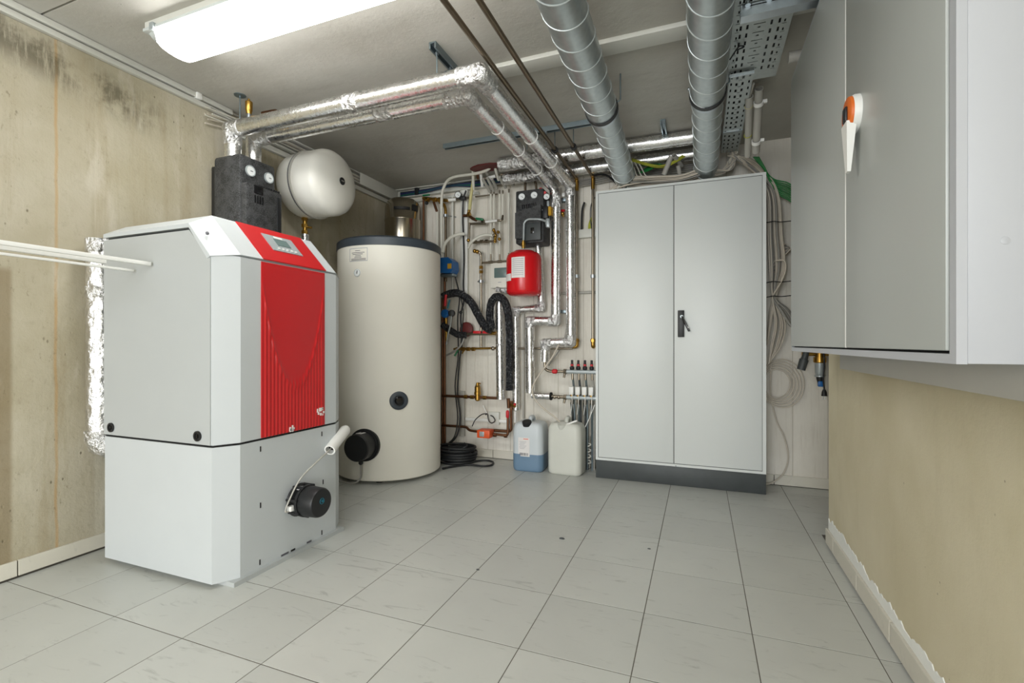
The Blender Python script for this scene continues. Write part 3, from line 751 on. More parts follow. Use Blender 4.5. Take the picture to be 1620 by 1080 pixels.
# ------------------------------------------------------------------ big floor cabinet
KX0, KX1, KY0 = -.682, .384, 3.365
cb = thing('floor_cabinet', 'tall light grey two-door steel cabinet on a dark plinth against the back wall', 'cabinet', ((KX0+KX1)/2, 3.49, 0))
MB().box((KX0, KX1), (KY0+.004, YB-.012), (0, .126), .002).build('plinth', 'plinth', cb)
MB().box((KX0+.0005, KX1-.0005), (KY0+.0155, YB-.012), (.1265, 2.0075), .003).build('body', 'cabinet_grey', cb)
m = MB()
for x, z in (((KX0, KX0+.017), (.127, 2.008)), ((KX1-.020, KX1), (.127, 2.008)), ((KX0+.017, KX1-.020), (.127, .143)), ((KX0+.017, KX1-.020), (1.992, 2.008))): m.box(x, (KY0, KY0+.016), z)
m.build('frame', 'cabinet_grey', cb)
MB().box((KX0+.012, KX1-.014), (KY0+.004, KY0+.012), (.135, 2.0)).build('door_gap', 'gap_grey', cb)
xs = -.161
dl = MB().box((KX0+.0205, xs-.0025), (KY0-.001, KY0+.012), (.147, 1.988), .0015).build('door', 'cabinet_grey', cb)
dr_ = MB().box((xs+.0025, KX1-.0225), (KY0-.001, KY0+.012), (.147, 1.988), .0015).build('door', 'cabinet_grey', cb)
hp, hq = P(1072.3, 491, y=KY0), P(1082.5, 533, y=KY0)
hd = MB().box((hp.x, hq.x), (KY0-.014, KY0), (hq.z, hp.z), .003).build('handle', 'black', dr_)
c = P(1079, 500, y=KY0-.02); e = P(1090.5, 524, y=KY0-.03); dd = (e-c).normalized()
L = (e-c).length
mid = (c+e)/2
m = MB(); m.box((mid.x-L/2, mid.x+L/2), (mid.y-.006, mid.y+.006), (mid.z-.012, mid.z+.012), .004, rot=dd.to_track_quat('X', 'Y').to_matrix())
m.build('lever', 'black_gloss', dr_)
q_ = P(1088, 519, y=KY0-.035); MB().box((q_.x-.006, q_.x+.006), (q_.y-.003, q_.y+.003), (q_.z-.010, q_.z+.010), .002, rot=Matrix.Rotation(math.radians(24), 3, 'Y')).build('lever_mark', 'white_plastic', dr_)
q_ = P(1078.5, 500.5, y=KY0-.015); MB().lathe(q_, (0, -1, 0), [(0, .010), (.008, .010), (.009, 0)], 16).build('lock', 'silver', dr_)
MB().box((KX0+.53, KX0+.537), (KY0-.0015, KY0+.001), (.129, .133)).build('catch', 'ink', cb)
# ------------------------------------------------------------------ wall cabinet on the right
WX = .378; WY0, WY1, WZ0, WZ1 = .966, 2.436, .909, 2.108
wc = thing('wall_cabinet', 'large light grey two-door wall cabinet on the right wall', 'cabinet', (XR, 1.7, WZ0))
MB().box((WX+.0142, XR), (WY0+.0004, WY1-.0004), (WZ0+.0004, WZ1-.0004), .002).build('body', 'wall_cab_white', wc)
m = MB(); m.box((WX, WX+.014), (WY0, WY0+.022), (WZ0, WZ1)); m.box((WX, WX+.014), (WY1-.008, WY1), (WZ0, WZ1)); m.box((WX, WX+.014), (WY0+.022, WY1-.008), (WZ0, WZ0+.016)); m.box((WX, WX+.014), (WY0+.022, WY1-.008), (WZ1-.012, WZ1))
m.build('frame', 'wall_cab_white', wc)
MB().box((WX+.0105, WX+.0138), (WY0+.0225, WY1-.0085), (WZ0+.0165, WZ1-.0125)).build('door_gap', 'dark', wc)
SPL = 1.574
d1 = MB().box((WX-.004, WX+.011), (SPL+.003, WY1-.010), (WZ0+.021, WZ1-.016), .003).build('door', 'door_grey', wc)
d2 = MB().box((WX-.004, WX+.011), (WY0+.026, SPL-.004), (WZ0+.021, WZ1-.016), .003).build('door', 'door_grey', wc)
MB().box((WX-.0045, WX+.002), (SPL-.0035, SPL+.003), (WZ0+.021, WZ1-.016), .001).build('edge_strip', 'white_plastic', wc)
hc = P(1348, 181, x=WX-.015); hy, hz = hc.y, hc.z
MB().lathe((WX-.004, hy, hz), (-1, 0, 0), [(0, .047), (.010, .047), (.016, .044), (.016, 0)], 32).build('handle_cover', 'white_plastic', d2)
MB().lathe((WX-.020, hy, hz), (-1, 0, 0), [(0, .044), (.006, .043), (.008, .040), (.008, 0)], 32).build('handle_rose', 'orange_rose', d2)
MB().box((WX-.034, WX-.027), (hy-.014, hy+.012), (hz-.020, hz+.018), .003).build('lock_insert', 'black', d2)
m = MB(); m.add([(WX-.012, hy-.030, hz-.025), (WX-.012, hy+.020, hz-.025), (WX-.034, hy+.020, hz-.025), (WX-.034, hy-.030, hz-.025), (WX-.022, hy-.018, hz-.150), (WX-.022, hy+.0, hz-.150), (WX-.030, hy+.0, hz-.150), (WX-.030, hy-.018, hz-.150)], [(0, 1, 2, 3), (4, 5, 6, 7), (0, 1, 5, 4), (1, 2, 6, 5), (2, 3, 7, 6), (3, 0, 4, 7)])
m.build('handle_lever', 'white_plastic', d2)
for z in (1.10, 1.52): MB().lathe((WX+.06, WY0, z), (0, -1, 0), [(0, .006), (.0004, .005), (.0006, 0)], 16).build('side_plug', 'wall_cab_white', wc)
# trunking under it
tr = thing('wall_trunking', 'wide light grey cable trunking on the wall under the wall cabinet', 'cable trunking', (XR, 1.3, .845))
for y0, y1 in ((.9976, 2.18), (-.4, .9944)): MB().box((.50, XR), (y0, y1), (.845, .9095), .002).build('trunking_length', 'grey_conduit', tr)
# ------------------------------------------------------------------ spiral ducts
def duct(x0, x1, label, bands, ph):
    z0, z1 = 2.14, 2.095; r = .079
    t = thing('spiral_duct', label, 'ventilation duct', (x0, 1.0, z0))
    def ax(y): 
        s = (y+.2)/3.9; k = 0 if y < 2.5 else (y-2.5)/1.0
        return V((x0+(x1-x0)*max(0, min(1, (y-1.2)/2.3)), y, z0+(z1-z0)*min(1, k)))
    MB().tube([ax(y) for y in (-.3, .5, 1.2, 1.8, 2.52)], r, seg=40).build('duct_section', 'galv', t)
    MB().tube([ax(y) for y in (2.50, 2.8, 3.1, 3.45)], r-.006, seg=40).build('duct_section', 'galv', t)
    # lock seam winding round the duct
    def seam(y0, y1, pitch, rr):
        pts = []; n_ = int((y1-y0)/pitch*28)
        for i in range(n_+1):
            y = y0+(y1-y0)*i/n_; a = 2*math.pi*i/28+ph; c_ = ax(y)
            pts.append(c_+V((math.cos(a)*rr, 0, math.sin(a)*rr)))
        return MB().tube(pts, .0032, seg=6)
    seam(.2, 2.47, .137, r).build('seam', 'seam_zinc', t); seam(2.53, 3.44, .137, r-.006).build('seam', 'seam_zinc', t)
    for y in bands:
        c_ = ax(y)
        b = MB().lathe(c_-V((0, .013, 0)), (0, 1, 0), [(0, r+.001), (0, r+.005), (.026, r+.005), (.026, r+.001)], 40, closed=False).build('clamp_band', 'black', t)
        MB().tube([c_+V((r, 0, .02)), c_+V((r+.016, 0, .03)), (c_.x+r+.016, y, HC)], .004).build('clamp_rod', 'zinc', b)
        MB().ball(c_+V((-r-.006, 0, .03)), .008).build('clamp_screw', 'bright_zinc', b)
        MB().lathe(c_+V((0, .02, 0)), (0, 1, 0), [(0, r+.0005), (0, r+.003), (.02, r+.003), (.02, r+.0005)], 40, closed=False).build('joint_band', 'bright_zinc', t)
duct(-.442, -.49, 'round galvanised spiral duct under the ceiling, the left one', (2.46,), 0)
duct(.032, .036, 'round galvanised spiral duct under the ceiling, the right one beside the cable tray', (2.48,), 1.2)
# ------------------------------------------------------------------ two steel pipes under the ceiling that drop beside the cabinet
RZ = 2.18; SY = 3.56
for k, (x, u, lab) in enumerate(((-.868, 912.5, 'brownish steel pipe under the ceiling that drops beside the foil pipe'), (-.752, 938, 'brownish steel pipe under the ceiling that drops along the cabinet edge'))):
    t = thing('steel_pipe', lab, 'pipe', (x, SY, .9))
    top = P(u, 283 if k else 292, y=SY); bot = P(u, 548, y=SY)
    MB().tube([(x+.01, -.2, RZ), (top.x, SY-.03, RZ), ], .012, seg=14).build('ceiling_run', 'old_steel', t)
    MB().tube([(top.x, SY-.04, RZ), (top.x, SY, RZ), (top.x, SY, RZ-.05)], .014, .025).build('top_elbow', 'brass', t)
    MB().tube([(top.x, SY, RZ-.04), (top.x, SY, bot.z)], .0105, seg=14).build('drop', 'pipe_steel', t)
    m = MB(); m.cyl((top.x, SY, RZ-.09), (top.x, SY, RZ-.045), .0145); m.build('top_collar', 'brass', t)
    m = MB(); m.tube([(bot.x, SY, bot.z+.06), (bot.x, SY, bot.z), (bot.x-(.03 if k == 0 else 0), SY+(0 if k == 0 else .03), bot.z)], .0155, .02); m.nut((bot.x, SY, bot.z+.035), (bot.x, SY, bot.z+.055), .019)
    m.build('bottom_elbow', 'brass', t)
    zc = P(u, 437, y=SY).z
    cl = MB().lathe((bot.x, SY, zc-.012), (0, 0, 1), [(0, .0115), (0, .018), (.024, .018), (.024, .0115)], 18, closed=False).build('pipe_clip', 'bright_zinc', t)
    MB().cyl((bot.x, SY, zc), (bot.x, YB, zc), .004).build('clip_rod', 'zinc', cl)
    cz = MB().lathe((top.x, 2.97, RZ), (0, 1, 0), [(-.012, .013), (-.012, .02), (.012, .02), (.012, .013)], 18, closed=False).build('ceiling_clip', 'black', t)
    MB().cyl((top.x, 2.97, RZ+.018), (top.x, 2.97, HC), .003).build('hanger_rod', 'zinc', cz)
pz = P(912, 551, y=SY)
pipe('crossing_pipe', 'thin steel pipe running level across the wall below the foil pipes', 'pipe', [P(820, 551, y=SY), (pz.x-.03, SY, P(880, 551, y=SY).z)], .009, 'pipe_steel')
# ------------------------------------------------------------------ foil pipes near the ceiling at the back
for yy, zz, xa, xb, lab in ((3.25, 2.245, P(792, 262, y=3.25).x, .112, 'level foil-wrapped pipe near the ceiling above the cabinet, the upper front one'), (3.46, 2.215, P(800, 280, y=3.46).x, .112, 'level foil-wrapped pipe near the ceiling above the cabinet, the lower rear one')):
    t = thing('ceiling_foil_pipe', lab, 'pipe', (xa, yy, zz))
    MB().tube([(xa, yy, zz), (xb, yy, zz)], .044 if yy < 3.3 else .04, step=.025, wr=.002, seg=20).build('pipe_run', 'foil', t, 60)
    MB().tube([(xa-.01, yy, zz), (xa+.42, yy, zz)], .047 if yy < 3.3 else .043, step=.014, wr=.006, seg=20).build('foil_wrap', 'foil_rough', t, 60)
# struts on the ceiling
def strut(x0, x1, y0, y1, lab, rods=()):
    t = thing('strut_channel', lab, 'strut channel', ((x0+x1)/2, (y0+y1)/2, HC))
    along = 'x' if (x1-x0) > (y1-y0) else 'y'
    if along == 'x': poly = [(y0, HC), (y0, HC-.03), (y0+.008, HC-.03), (y0+.008, HC-.006), (y1-.008, HC-.006), (y1-.008, HC-.03), (y1, HC-.03), (y1, HC)]; MB().prism(poly, 'x', x0, x1).build('channel', 'zinc', t, 20)
    else: poly = [(x0, HC), (x0, HC-.03), (x0+.008, HC-.03), (x0+.008, HC-.006), (x1-.008, HC-.006), (x1-.008, HC-.03), (x1, HC-.03), (x1, HC)]; MB().prism(poly, 'y', y0, y1).build('channel', 'zinc', t, 20)
    for (x, y, z) in rods:
        rd = MB().cyl((x, y, z), (x, y, HC-.005), .0035).build('threaded_rod', 'zinc', t)
        MB().nut((x, y, HC-.036), (x, y, HC-.028), .009).build('nut', 'bright_zinc', rd)
    return t
strut(-1.63, -.53, 2.885, 2.92, 'long zinc strut channel on the ceiling above the two ceiling foil pipes', ((-.90, 2.90, PZ+.04), (-1.03, 2.90, PZ+.04)))
strut(-1.14, -1.105, 1.89, 2.16, 'short zinc strut channel on the ceiling over the foil pipe bend', ((-1.122, 1.93, PZ+.04), (-1.122, 2.06, PZ+.04)))
strut(-.225, -.195, 3.05, 3.3, 'short zinc strut channel on the ceiling between the two ducts', ((-.21, 3.25, 2.28),))
# white cable trunking across the ceiling
o = MB().box((-2.0, 1.2), (2.15, 2.25), (HC-.022, HC), .003).build('ceiling_trunking', 'trunk_white'); tag(o, 'flat white cable trunking running across the ceiling behind the ducts', 'cable trunking')
# ------------------------------------------------------------------ trunking along the left wall and cables
t = thing('wall_trunking', 'twin white cable trunking along the top of the left wall', 'cable trunking', (XL, 1.5, HC-.06))
for z0, z1, d0 in ((HC-.030, HC-.002, .030), (HC-.062, HC-.036, .024)):
    MB().box((XL, XL+d0), (-.8, 2.02), (z0, z1), .003).build('trunking_length', 'trunk_white', t)
MB().box((XL, XL+.038), (1.80, 1.83), (HC-.034, HC-.001), .003).build('coupling', 'white_plastic', t)
bw = thing('cable_bundle', 'loose pale cables lying in the open left wall trunking', 'cables', (XL+.03, 2.5, HC-.06))
t = thing('wall_trunking', 'white cable trunking with a missing cover along the left wall behind the white vessel', 'cable trunking', (XL, 3.0, HC-.08))
MB().box((XL, XL+.012), (2.25, YB), (HC-.09, HC-.004), .002).build('back_plate', 'trunk_white', t)
for z in (HC-.092, HC-.012): MB().box((XL, XL+.05), (2.25, YB), (z, z+.008), .001).build('side_lip', 'trunk_white', t)
MB().box((XL+.048, XL+.054), (3.12, YB), (HC-.095, HC-.002), .002).build('cover', 'trunk_white', t)
MB().box((XL, XL+.026), (2.05, YB), (HC-.135, HC-.102), .003).build('lower_rail', 'trunk_white', t)
for k in range(9):
    z = HC-.022-.008*k; y0 = 2.02+random.uniform(-.03, .08)
    o = MB().tube([(XL+.02+random.uniform(0, .02), y0-.15, z-.03*(k % 3)), (XL+.025, y0+.2, z+random.uniform(-.01, .01)), (XL+.03, 2.7, z), (XL+.03, 3.2, z)], .0042, spline=True, seg=7).build('trunking_cable', ('cable_grey', 'pipe_white', 'cable_cream')[k % 3], bw)
# trunking along the back wall
t = thing('wall_trunking', 'open white cable trunking along the top of the back wall', 'cable trunking', (-1.9, YB, HC-.05))
MB().box((-2.5, -.72), (YB-.008, YB), (HC-.075, HC-.004), .002).build('back_plate', 'trunk_white', t)
for z, d0 in ((HC-.080, .045), (HC-.012, .05)): MB().box((-2.5, -.72), (YB-d0, YB), (z, z+.008), .001).build('side_lip', 'trunk_white', t)
MB().box((-2.30, -2.27), (YB-.055, YB-.03), (HC-.075, HC-.012), .002).build('cover_clip', 'black', t)
o = MB().box((-2.4, -1.7), (YB-.03, YB), (HC-.125, HC-.105), .002).build('cable_rail', 'trunk_white'); tag(o, 'thin white rail just below the open trunking on the back wall', 'cable rail')
for k, (mt, dz) in enumerate((('cable_blue', 0), ('cable_blue', .012), ('green', -.01), ('black', .02), ('cable_blue', -.018))):
    o = MB().tube([(-2.46, YB-.03, HC-.05+dz), (-2.2, YB-.035, HC-.045+dz*.6), (-1.95, YB-.04, HC-.03+dz*.3), (-1.7, YB-.045, HC-.045+dz), (-1.4, YB-.04, HC-.035+dz*.5)], .006, spline=True, seg=8).build('trunking_cable', mt)
    tag(o, ('dark blue cable sagging in the open back wall trunking', 'second dark blue cable in the open back wall trunking', 'green cable in the open back wall trunking', 'black cable in the open back wall trunking', 'lowest dark blue cable in the open back wall trunking')[k], 'cable')
# ------------------------------------------------------------------ perforated cable trays
def plate(m, x0, x1, y0, y1, z, slots, th=.0016):
    def grid(lo, hi, vals): return sorted({round(v, 5) for v in [lo, hi]+[v for v in vals if lo < v < hi]})
    gx = grid(x0, x1, [v for s_ in slots for v in s_[:2]]); gy = grid(y0, y1, [v for s_ in slots for v in s_[2:]])
    nx, ny_ = len(gx)-1, len(gy)-1
    hole = [[False]*ny_ for _ in range(nx)]
    for i in range(nx):
        cx = (gx[i]+gx[i+1])/2
        cand = [s_ for s_ in slots if s_[0] < cx < s_[1]]
        for j in range(ny_):
            cy = (gy[j]+gy[j+1])/2
            hole[i][j] = any(s_[2] < cy < s_[3] for s_ in cand)
    k0 = len(m.v); W = ny_+1; idx = lambda i, j, t: k0+2*(i*W+j)+t
    for i in range(nx+1):
        for j in range(ny_+1): m.v += [V((gx[i], gy[j], z)), V((gx[i], gy[j], z+th))]
    for i in range(nx):
        for j in range(ny_):
            if hole[i][j]: continue
            for t in (0, 1): m.f.append((idx(i, j, t), idx(i+1, j, t), idx(i+1, j+1, t), idx(i, j+1, t)))
            for (a, b, c_, d_) in ((i-1, j, (i, j), (i, j+1)), (i+1, j, (i+1, j), (i+1, j+1)), (i, j-1, (i, j), (i+1, j)), (i, j+1, (i, j+1), (i+1, j+1))):
                if a < 0 or b < 0 or a >= nx or b >= ny_ or hole[a][b]:
                    m.f.append((idx(*c_, 0), idx(*d_, 0), idx(*d_, 1), idx(*c_, 1)))
    return m
TZ = 2.20
t = thing('cable_tray', 'wide perforated galvanised cable tray hanging beside the right spiral duct', 'cable tray', (.225, 1.9, TZ))
sl = []
y = .6
while y < 2.50:
    for xc in (.152, .176, .262, .290): sl.append((xc-.004, xc+.004, y, y+.030))
    for xc in (.139, .309): sl.append((xc-.003, xc+.003, y+.012, y+.030)); sl.append((xc-.008, xc+.008, y+.036, y+.040))
    sl.append((.198, .240, y+.004, y+.009)); sl.append((.214, .224, y+.026, y+.034))
    y += .056
MB_ = plate(MB(), .120, .332, .55, 2.56, TZ, sl); MB_.build('tray_floor', 'tray', t, 20)
for x in (.120, .3305): MB().box((x, x+.0015), (.55, 2.56), (TZ, TZ+.05)).build('tray_side', 'tray', t)
t2 = thing('cable_tray', 'narrow perforated galvanised cable tray ending above the tall cabinet', 'cable tray', (.18, 3.0, TZ-.01))
sl = []; y = 2.47
while y < 3.40:
    for xc in (.140, .218): sl.append((xc-.0035, xc+.0035, y, y+.028))
    for xc in (.164, .190): sl.append((xc-.005, xc+.005, y+.010, y+.038))
    sl.append((.172, .184, y+.044, y+.050))
    y += .062
plate(MB(), .128, .232, 2.45, 3.44, TZ-.012, sl).build('tray_floor', 'tray', t2, 20)
for x in (.128, .2305): MB().box((x, x+.0015), (2.45, 3.44), (TZ-.012, TZ+.03)).build('tray_side', 'tray', t2)
bt1 = thing('cable_bundle', 'dark cables lying inside the wide cable tray', 'cables', (.22, 1.5, TZ+.01))
bt2 = thing('cable_bundle', 'dark cables lying inside the narrow cable tray', 'cables', (.18, 3.0, TZ))
for k in range(11):
    x_ = .140+.018*k; o = MB().tube([(x_, .6, TZ+.012), (x_+.002, 1.5, TZ+.014), (x_-.002, 2.1, TZ+.012), (x_, 2.54, TZ+.013)], .0085, spline=True, seg=8).build('cable', 'rubber', bt1)
for k in range(5):
    x_ = .142+.019*k; o = MB().tube([(x_, 2.57, TZ+.004), (x_+.002, 3.0, TZ+.003), (x_, 3.42, TZ+.002)], .0085, spline=True, seg=8).build('cable', 'rubber', bt2)
for y in (2.46, 3.10): MB().box((.127, .233), (y, y+.012), (TZ-.017, TZ-.012)).build('joint_strip', 'bright_zinc', t2)
bt = thing('tray_bracket', 'bright zinc channel bracket crossing under the wide cable tray', 'bracket', (.3, 2.0, TZ-.04))
yb = 2.0
poly = [(yb-.022, TZ-.045), (yb+.022, TZ-.045), (yb+.022, TZ-.003), (yb+.012, TZ-.003), (yb+.012, TZ-.006), (yb+.019, TZ-.006), (yb+.019, TZ-.042), (yb-.019, TZ-.042), (yb-.019, TZ-.006), (yb-.012, TZ-.006), (yb-.012, TZ-.003), (yb-.022, TZ-.003)]
MB().prism(poly, 'x', .142, XR).build('channel', 'bright_zinc', bt, 20)
for x in (.165, .235, .30):
    MB().lathe((x, yb-.03, TZ-.012), (0, 0, 1), [(0, .010), (.006, .010), (.006, .005), (.03, .005)], 12).build('bolt', 'bright_zinc', bt)
MB().box((.16, .31), (yb-.0232, yb-.022), (TZ-.012, TZ-.009)).build('edge_slot', 'dark', bt)
MB().cyl((.34, yb+.03, TZ-.01), (.34, yb+.03, HC), .005).build('hanger_rod', 'zinc', bt)
o = MB().tube([(.118, 2.25, 2.15), (.15, 2.24, 2.19), (.165, 2.24, 2.193), (.172, 2.235, 2.185), (.16, 2.23, 2.178), (.14, 2.24, 2.18)], .003, spline=True, seg=7).build('cable_tie', 'black'); tag(o, 'black cable tie through the wide cable tray', 'cable tie')
# grey conduits
def conduit(name, a, b, r, lab, mat='grey_conduit', stub=True):
    a, b = V(a), V(b); d_ = (b-a).normalized(); L_ = (b-a).length
    t_ = thing(name, lab, 'conduit', a)
    MB().lathe(a, d_, [(0.03, r*.82), (0, r*.82), (0, r), (L_, r), (L_, 0)], 18, closed=False).build('tube', mat, t_)
    MB().lathe(a+d_*.028, d_, [(0, r*.84), (.001, 0)], 18, closed=False).build('tube_inside', 'dark', t_)
    MB().ring(a+d_*.002, d_, r*.95, r*.1).build('rim', mat, t_)
    return t_, d_, L_
ca = conduit('grey_conduit', P(1185, 152, z=2.20), P(1183, 246, z=2.03), .018, 'grey plastic conduit slanting down onto the tall cabinet, the left of two')
MB().tube([P(1185, 158, z=2.195), P(1188, 145, z=2.2), P(1192, 132, z=2.205)], .006).build('cable_end', 'grey_conduit', ca[0])
MB().ring(P(1184.5, 168, z=2.175), ca[1], .0185, .002).build('collar', 'yellow_hose', ca[0])
MB().ring(P(1183, 214, z=2.09), ca[1], .0185, .002).build('tie', 'cable_earth', ca[0])
cb2 = conduit('grey_conduit', P(1201, 140, z=2.22), P(1196, 240, z=2.03), .020, 'grey plastic conduit slanting down onto the tall cabinet, the right of two')
for v in (163, 224):
    p = P(1200-(v-163)*.06, v, z=2.22-.19*(v-140)/100)
    MB().lathe(p-cb2[1]*.01, cb2[1], [(0, .0205), (0, .024), (.02, .024), (.02, .0205)], 18, closed=False).build('clip', 'white_plastic', cb2[0])
    MB().box((p.x+.015, p.x+.04), (p.y-.008, p.y+.008), (p.z-.004, p.z+.012), .002).build('clip_foot', 'white_plastic', cb2[0])
o = MB().tube([(.36, 2.40, 2.19), (.75, 2.40, 2.19)], .024).build('waste_pipe', 'grey_conduit'); tag(o, 'pale plastic pipe high up beside the wide cable tray', 'pipe')
MB().lathe((.40, 2.40, 2.19), (1, 0, 0), [(0, .0245), (0, .028), (.02, .028), (.02, .0245)], 20, closed=False).build('pipe_clip', 'grey_conduit', o) if False else None
conduit('grey_conduit', P(1062, 247, y=3.40), P(1050, 277, y=3.42), .017, 'short grey conduit stub leaning on the tall cabinet between the ducts')
conduit('grey_conduit', P(1066, 246, y=3.38), P(1078, 262, y=3.50), .016, 'short open grey conduit end above the tall cabinet, pointing forward')
conduit('grey_conduit', P(1073, 262, y=3.42), P(1076, 280, y=3.46), .014, 'lower open grey conduit end on top of the tall cabinet')
# ------------------------------------------------------------------ cables on the tall cabinet and beside it
rnd = random.Random(21)
k1 = thing('cable_bundle', 'bundle of cream cables draped from the tray along the top of the tall cabinet', 'cables', (-.1, 3.43, 2.012))
k2 = thing('cable_bundle', 'tied bundle of cream cables hanging between the tall cabinet and the wall cabinet', 'cables', P(1224, 400, y=3.5))
k3 = thing('cable_coil', 'coil of cream cable hanging low on the wall beside the tall cabinet', 'cable', P(1230, 607, y=3.57))
k4 = thing('cable_bundle', 'bundle of green cables between the tall cabinet and the wall cabinet', 'cables', P(1240, 290, y=3.5))
k5 = thing('cable_bundle', 'bundle of green cables above the tall cabinet between the ducts', 'cables', P(1030, 268, y=3.45))
k6 = thing('cable_bundle', 'yellow and green earth cables sagging above the tall cabinet', 'cables', P(1045, 262, y=3.4))
k7 = thing('cable_bundle', 'three pale cable ends dropping onto the cabinet beside the left duct', 'cables', P(1008, 270, y=3.4))
k8 = thing('cable_bundle', 'grey cables running level on the back wall behind the foil pipes', 'cables', (-.4, 3.59, 2.17))
k9 = thing('cable_bundle', 'short yellow and green cable ends at the small white trunking', 'cables', P(933, 355, y=3.6))
CT = 2.012
for k in range(34):
    y = 3.362+.14*rnd.random(); z = CT+.008+.05*rnd.random(); x1 = -.60+.14*rnd.random()
    sag = rnd.uniform(-.012, .02)
    pts = [(.18+.05*rnd.random(), 3.42+.02*rnd.random(), TZ-.02), (.17+.05*rnd.random(), 3.47, 2.14), (.12+.06*rnd.random(), 3.44, 2.07), (.02, y+.01, z+.02), (-.12, y, max(CT+.006, z-.01)), (-.30, y+rnd.uniform(-.02, .02), z), (-.45, y, max(CT+.006, z+sag)), (x1, y+.01, CT+.008)]
    o = MB().tube(pts, .0046+rnd.uniform(-.0008, .001), spline=True, seg=7).build('cable', ('cable_cream', 'cable_cream', 'cable_grey', 'pipe_white')[k % 4], k1)
for k in range(34):
    du = rnd.uniform(-8, 10); yv = 3.50+rnd.uniform(-.05, .08); kk = rnd.random()
    a = [P(1155+rnd.uniform(-4, 14), 246, y=3.44), P(1178+du, 250+kk*8, y=3.46), P(1205+du, 272+kk*10, y=yv), P(1222+du, 310, y=yv), P(1225+du*1.2, 370, y=yv), P(1228+du*1.3, 420, y=yv), P(1224+du*.4, 468, y=yv)]
    if k % 3 == 0: a += [P(1218+du*.3, 500, y=yv), P(1214, 545, y=yv+.02)]
    elif k % 3 == 1: a += [P(1234+du, 510, y=yv), P(1228+du, 545, y=yv), P(1216, 575, y=yv)]
    else: a += [P(1240+du, 490, y=yv), P(1262+du, 520, y=yv), P(1290, 530, y=yv), (1.1, 3.59, .98), (XE, 3.60, .98)]
    o = MB().tube(a, .0046+rnd.uniform(-.0008, .0012), spline=True, seg=7).build('cable', ('cable_cream', 'cable_cream', 'cable_grey')[k % 3], k2)
for k in range(7):
    yv = 3.52+.012*k; s_ = k*3
    o = MB().tube([P(1216, 430-s_, y=yv), P(1226, 412+s_, y=yv), P(1240, 404-s_, y=yv), P(1262, 385+s_, y=yv), P(1300, 370, y=yv), (1.1, 3.58, 1.75), (XE, 3.60, 1.8)], .004, spline=True, seg=7).build('cable', 'cable_grey' if k % 2 else 'cable_cream', k2)
for v, lab in ((446, 'black cable tie around the hanging cable bundle, upper'), (469, 'black cable tie around the hanging cable bundle, lower'), (351, 'black cord across the hanging cable bundle near its top')):
    o = MB().tube([P(1213, v+1, y=3.46), P(1224, v-1, y=3.42), P(1236, v, y=3.44), P(1256, v-2, y=3.5), P(1262, v-1, y=YB)], .003, spline=True, seg=7).build('cable_tie', 'black', k2)
o = MB().tube([P(1227, 412, y=3.44), P(1240, 412, y=3.43), P(1243, 424, y=3.43), P(1236, 445, y=3.44), P(1222, 468, y=3.45)], .005, spline=True, seg=8).build('cable_loop', 'cable_cream', k2)
# coil of cable at the wall beside the cabinet
for k in range(5):
    R_ = .085+.014*k; c_ = P(1229+k*2.2, 607, y=3.56); pts = []
    for i in range(25):
        a = 2*math.pi*i/24; pts.append((c_.x+R_*.92*math.cos(a), 3.565+.008*k-.01*math.sin(a*2+k), c_.z+R_*1.12*math.sin(a)))
    o = MB().tube(pts, .0042, spline=True, seg=7).build('cable', 'cable_cream', k3)
o = MB().tube([P(1220, 575, y=3.57), P(1219, 620, y=3.59), P(1228, 665, y=3.60), P(1240, 690, y=3.60), P(1247, 722, y=3.60), P(1240, 748, y=3.60), P(1222, 763, y=3.57), P(1208, 766, y=3.57)], .0045, spline=True, seg=7).build('floor_cable', 'cable_cream'); tag(o, 'single cream cable running down to the skirting beside the tall cabinet', 'cable')
for k in range(9):
    yv = 3.50+.012*(k % 3); dv = k*3.2
    o = MB().tube([P(1192+k, 248, y=3.45), P(1204+k, 262+dv*.3, y=3.47), P(1222, 282+dv*.6, y=yv), P(1243, 288+dv, y=yv), P(1275, 296+dv, y=yv), (.95, 3.56, 2.02-.008*k), (XE, 3.58, 2.05-.008*k)], .0042, spline=True, seg=7).build('cable', 'cable_green', k4)
for k in range(8):
    o = MB().tube([P(1010+k, 274-k*.6, y=3.43+.01*k), P(1025, 270-k*.8, y=3.44+.01*k), P(1040+k, 262-k*.9, y=3.46+.01*k), P(1054, 256-k, y=3.47+.01*k)], .0042, spline=True, seg=7).build('cable', 'cable_green', k5)
for k in range(4):
    o = MB().tube([P(1000, 251+k*1.2, y=3.40), P(1022, 258+k, y=3.40), P(1045, 262+k, y=3.40+.01*k), P(1066, 255+k, y=3.41), P(1092, 236+k*2, y=3.44)], .0042, spline=True, seg=7).build('cable', 'cable_earth', k6)
for k in range(3):
    o = MB().tube([P(996+k*6, 252, y=3.40), P(1003+k*6, 266, y=3.40), P(1008+k*7, 278, y=3.39), P(1018+k*7, 283, y=3.40)], .004, spline=True, seg=7).build('cable', 'pipe_white', k7)
for k in range(4):
    p0 = P(900, 267+k*4, y=3.60)
    o = MB().tube([(-.95, 3.59, 2.17-.014*k), (-.75, 3.59, 2.18-.014*k), (-.5, 3.59, 2.20-.016*k), (-.1, 3.59, 2.19-.014*k), (.1, 3.59, 2.18-.014*k)], .006, spline=True, seg=7).build('cable', 'cable_grey', k8)
o = MB().tube([P(938, 278, y=3.54), P(955, 276, y=3.5), P(968, 283, y=3.45), P(978, 294, y=3.42)], .007, spline=True, seg=8).build('black_cable', 'black'); tag(o, 'thick black cable curving onto the left end of the tall cabinet', 'cable')
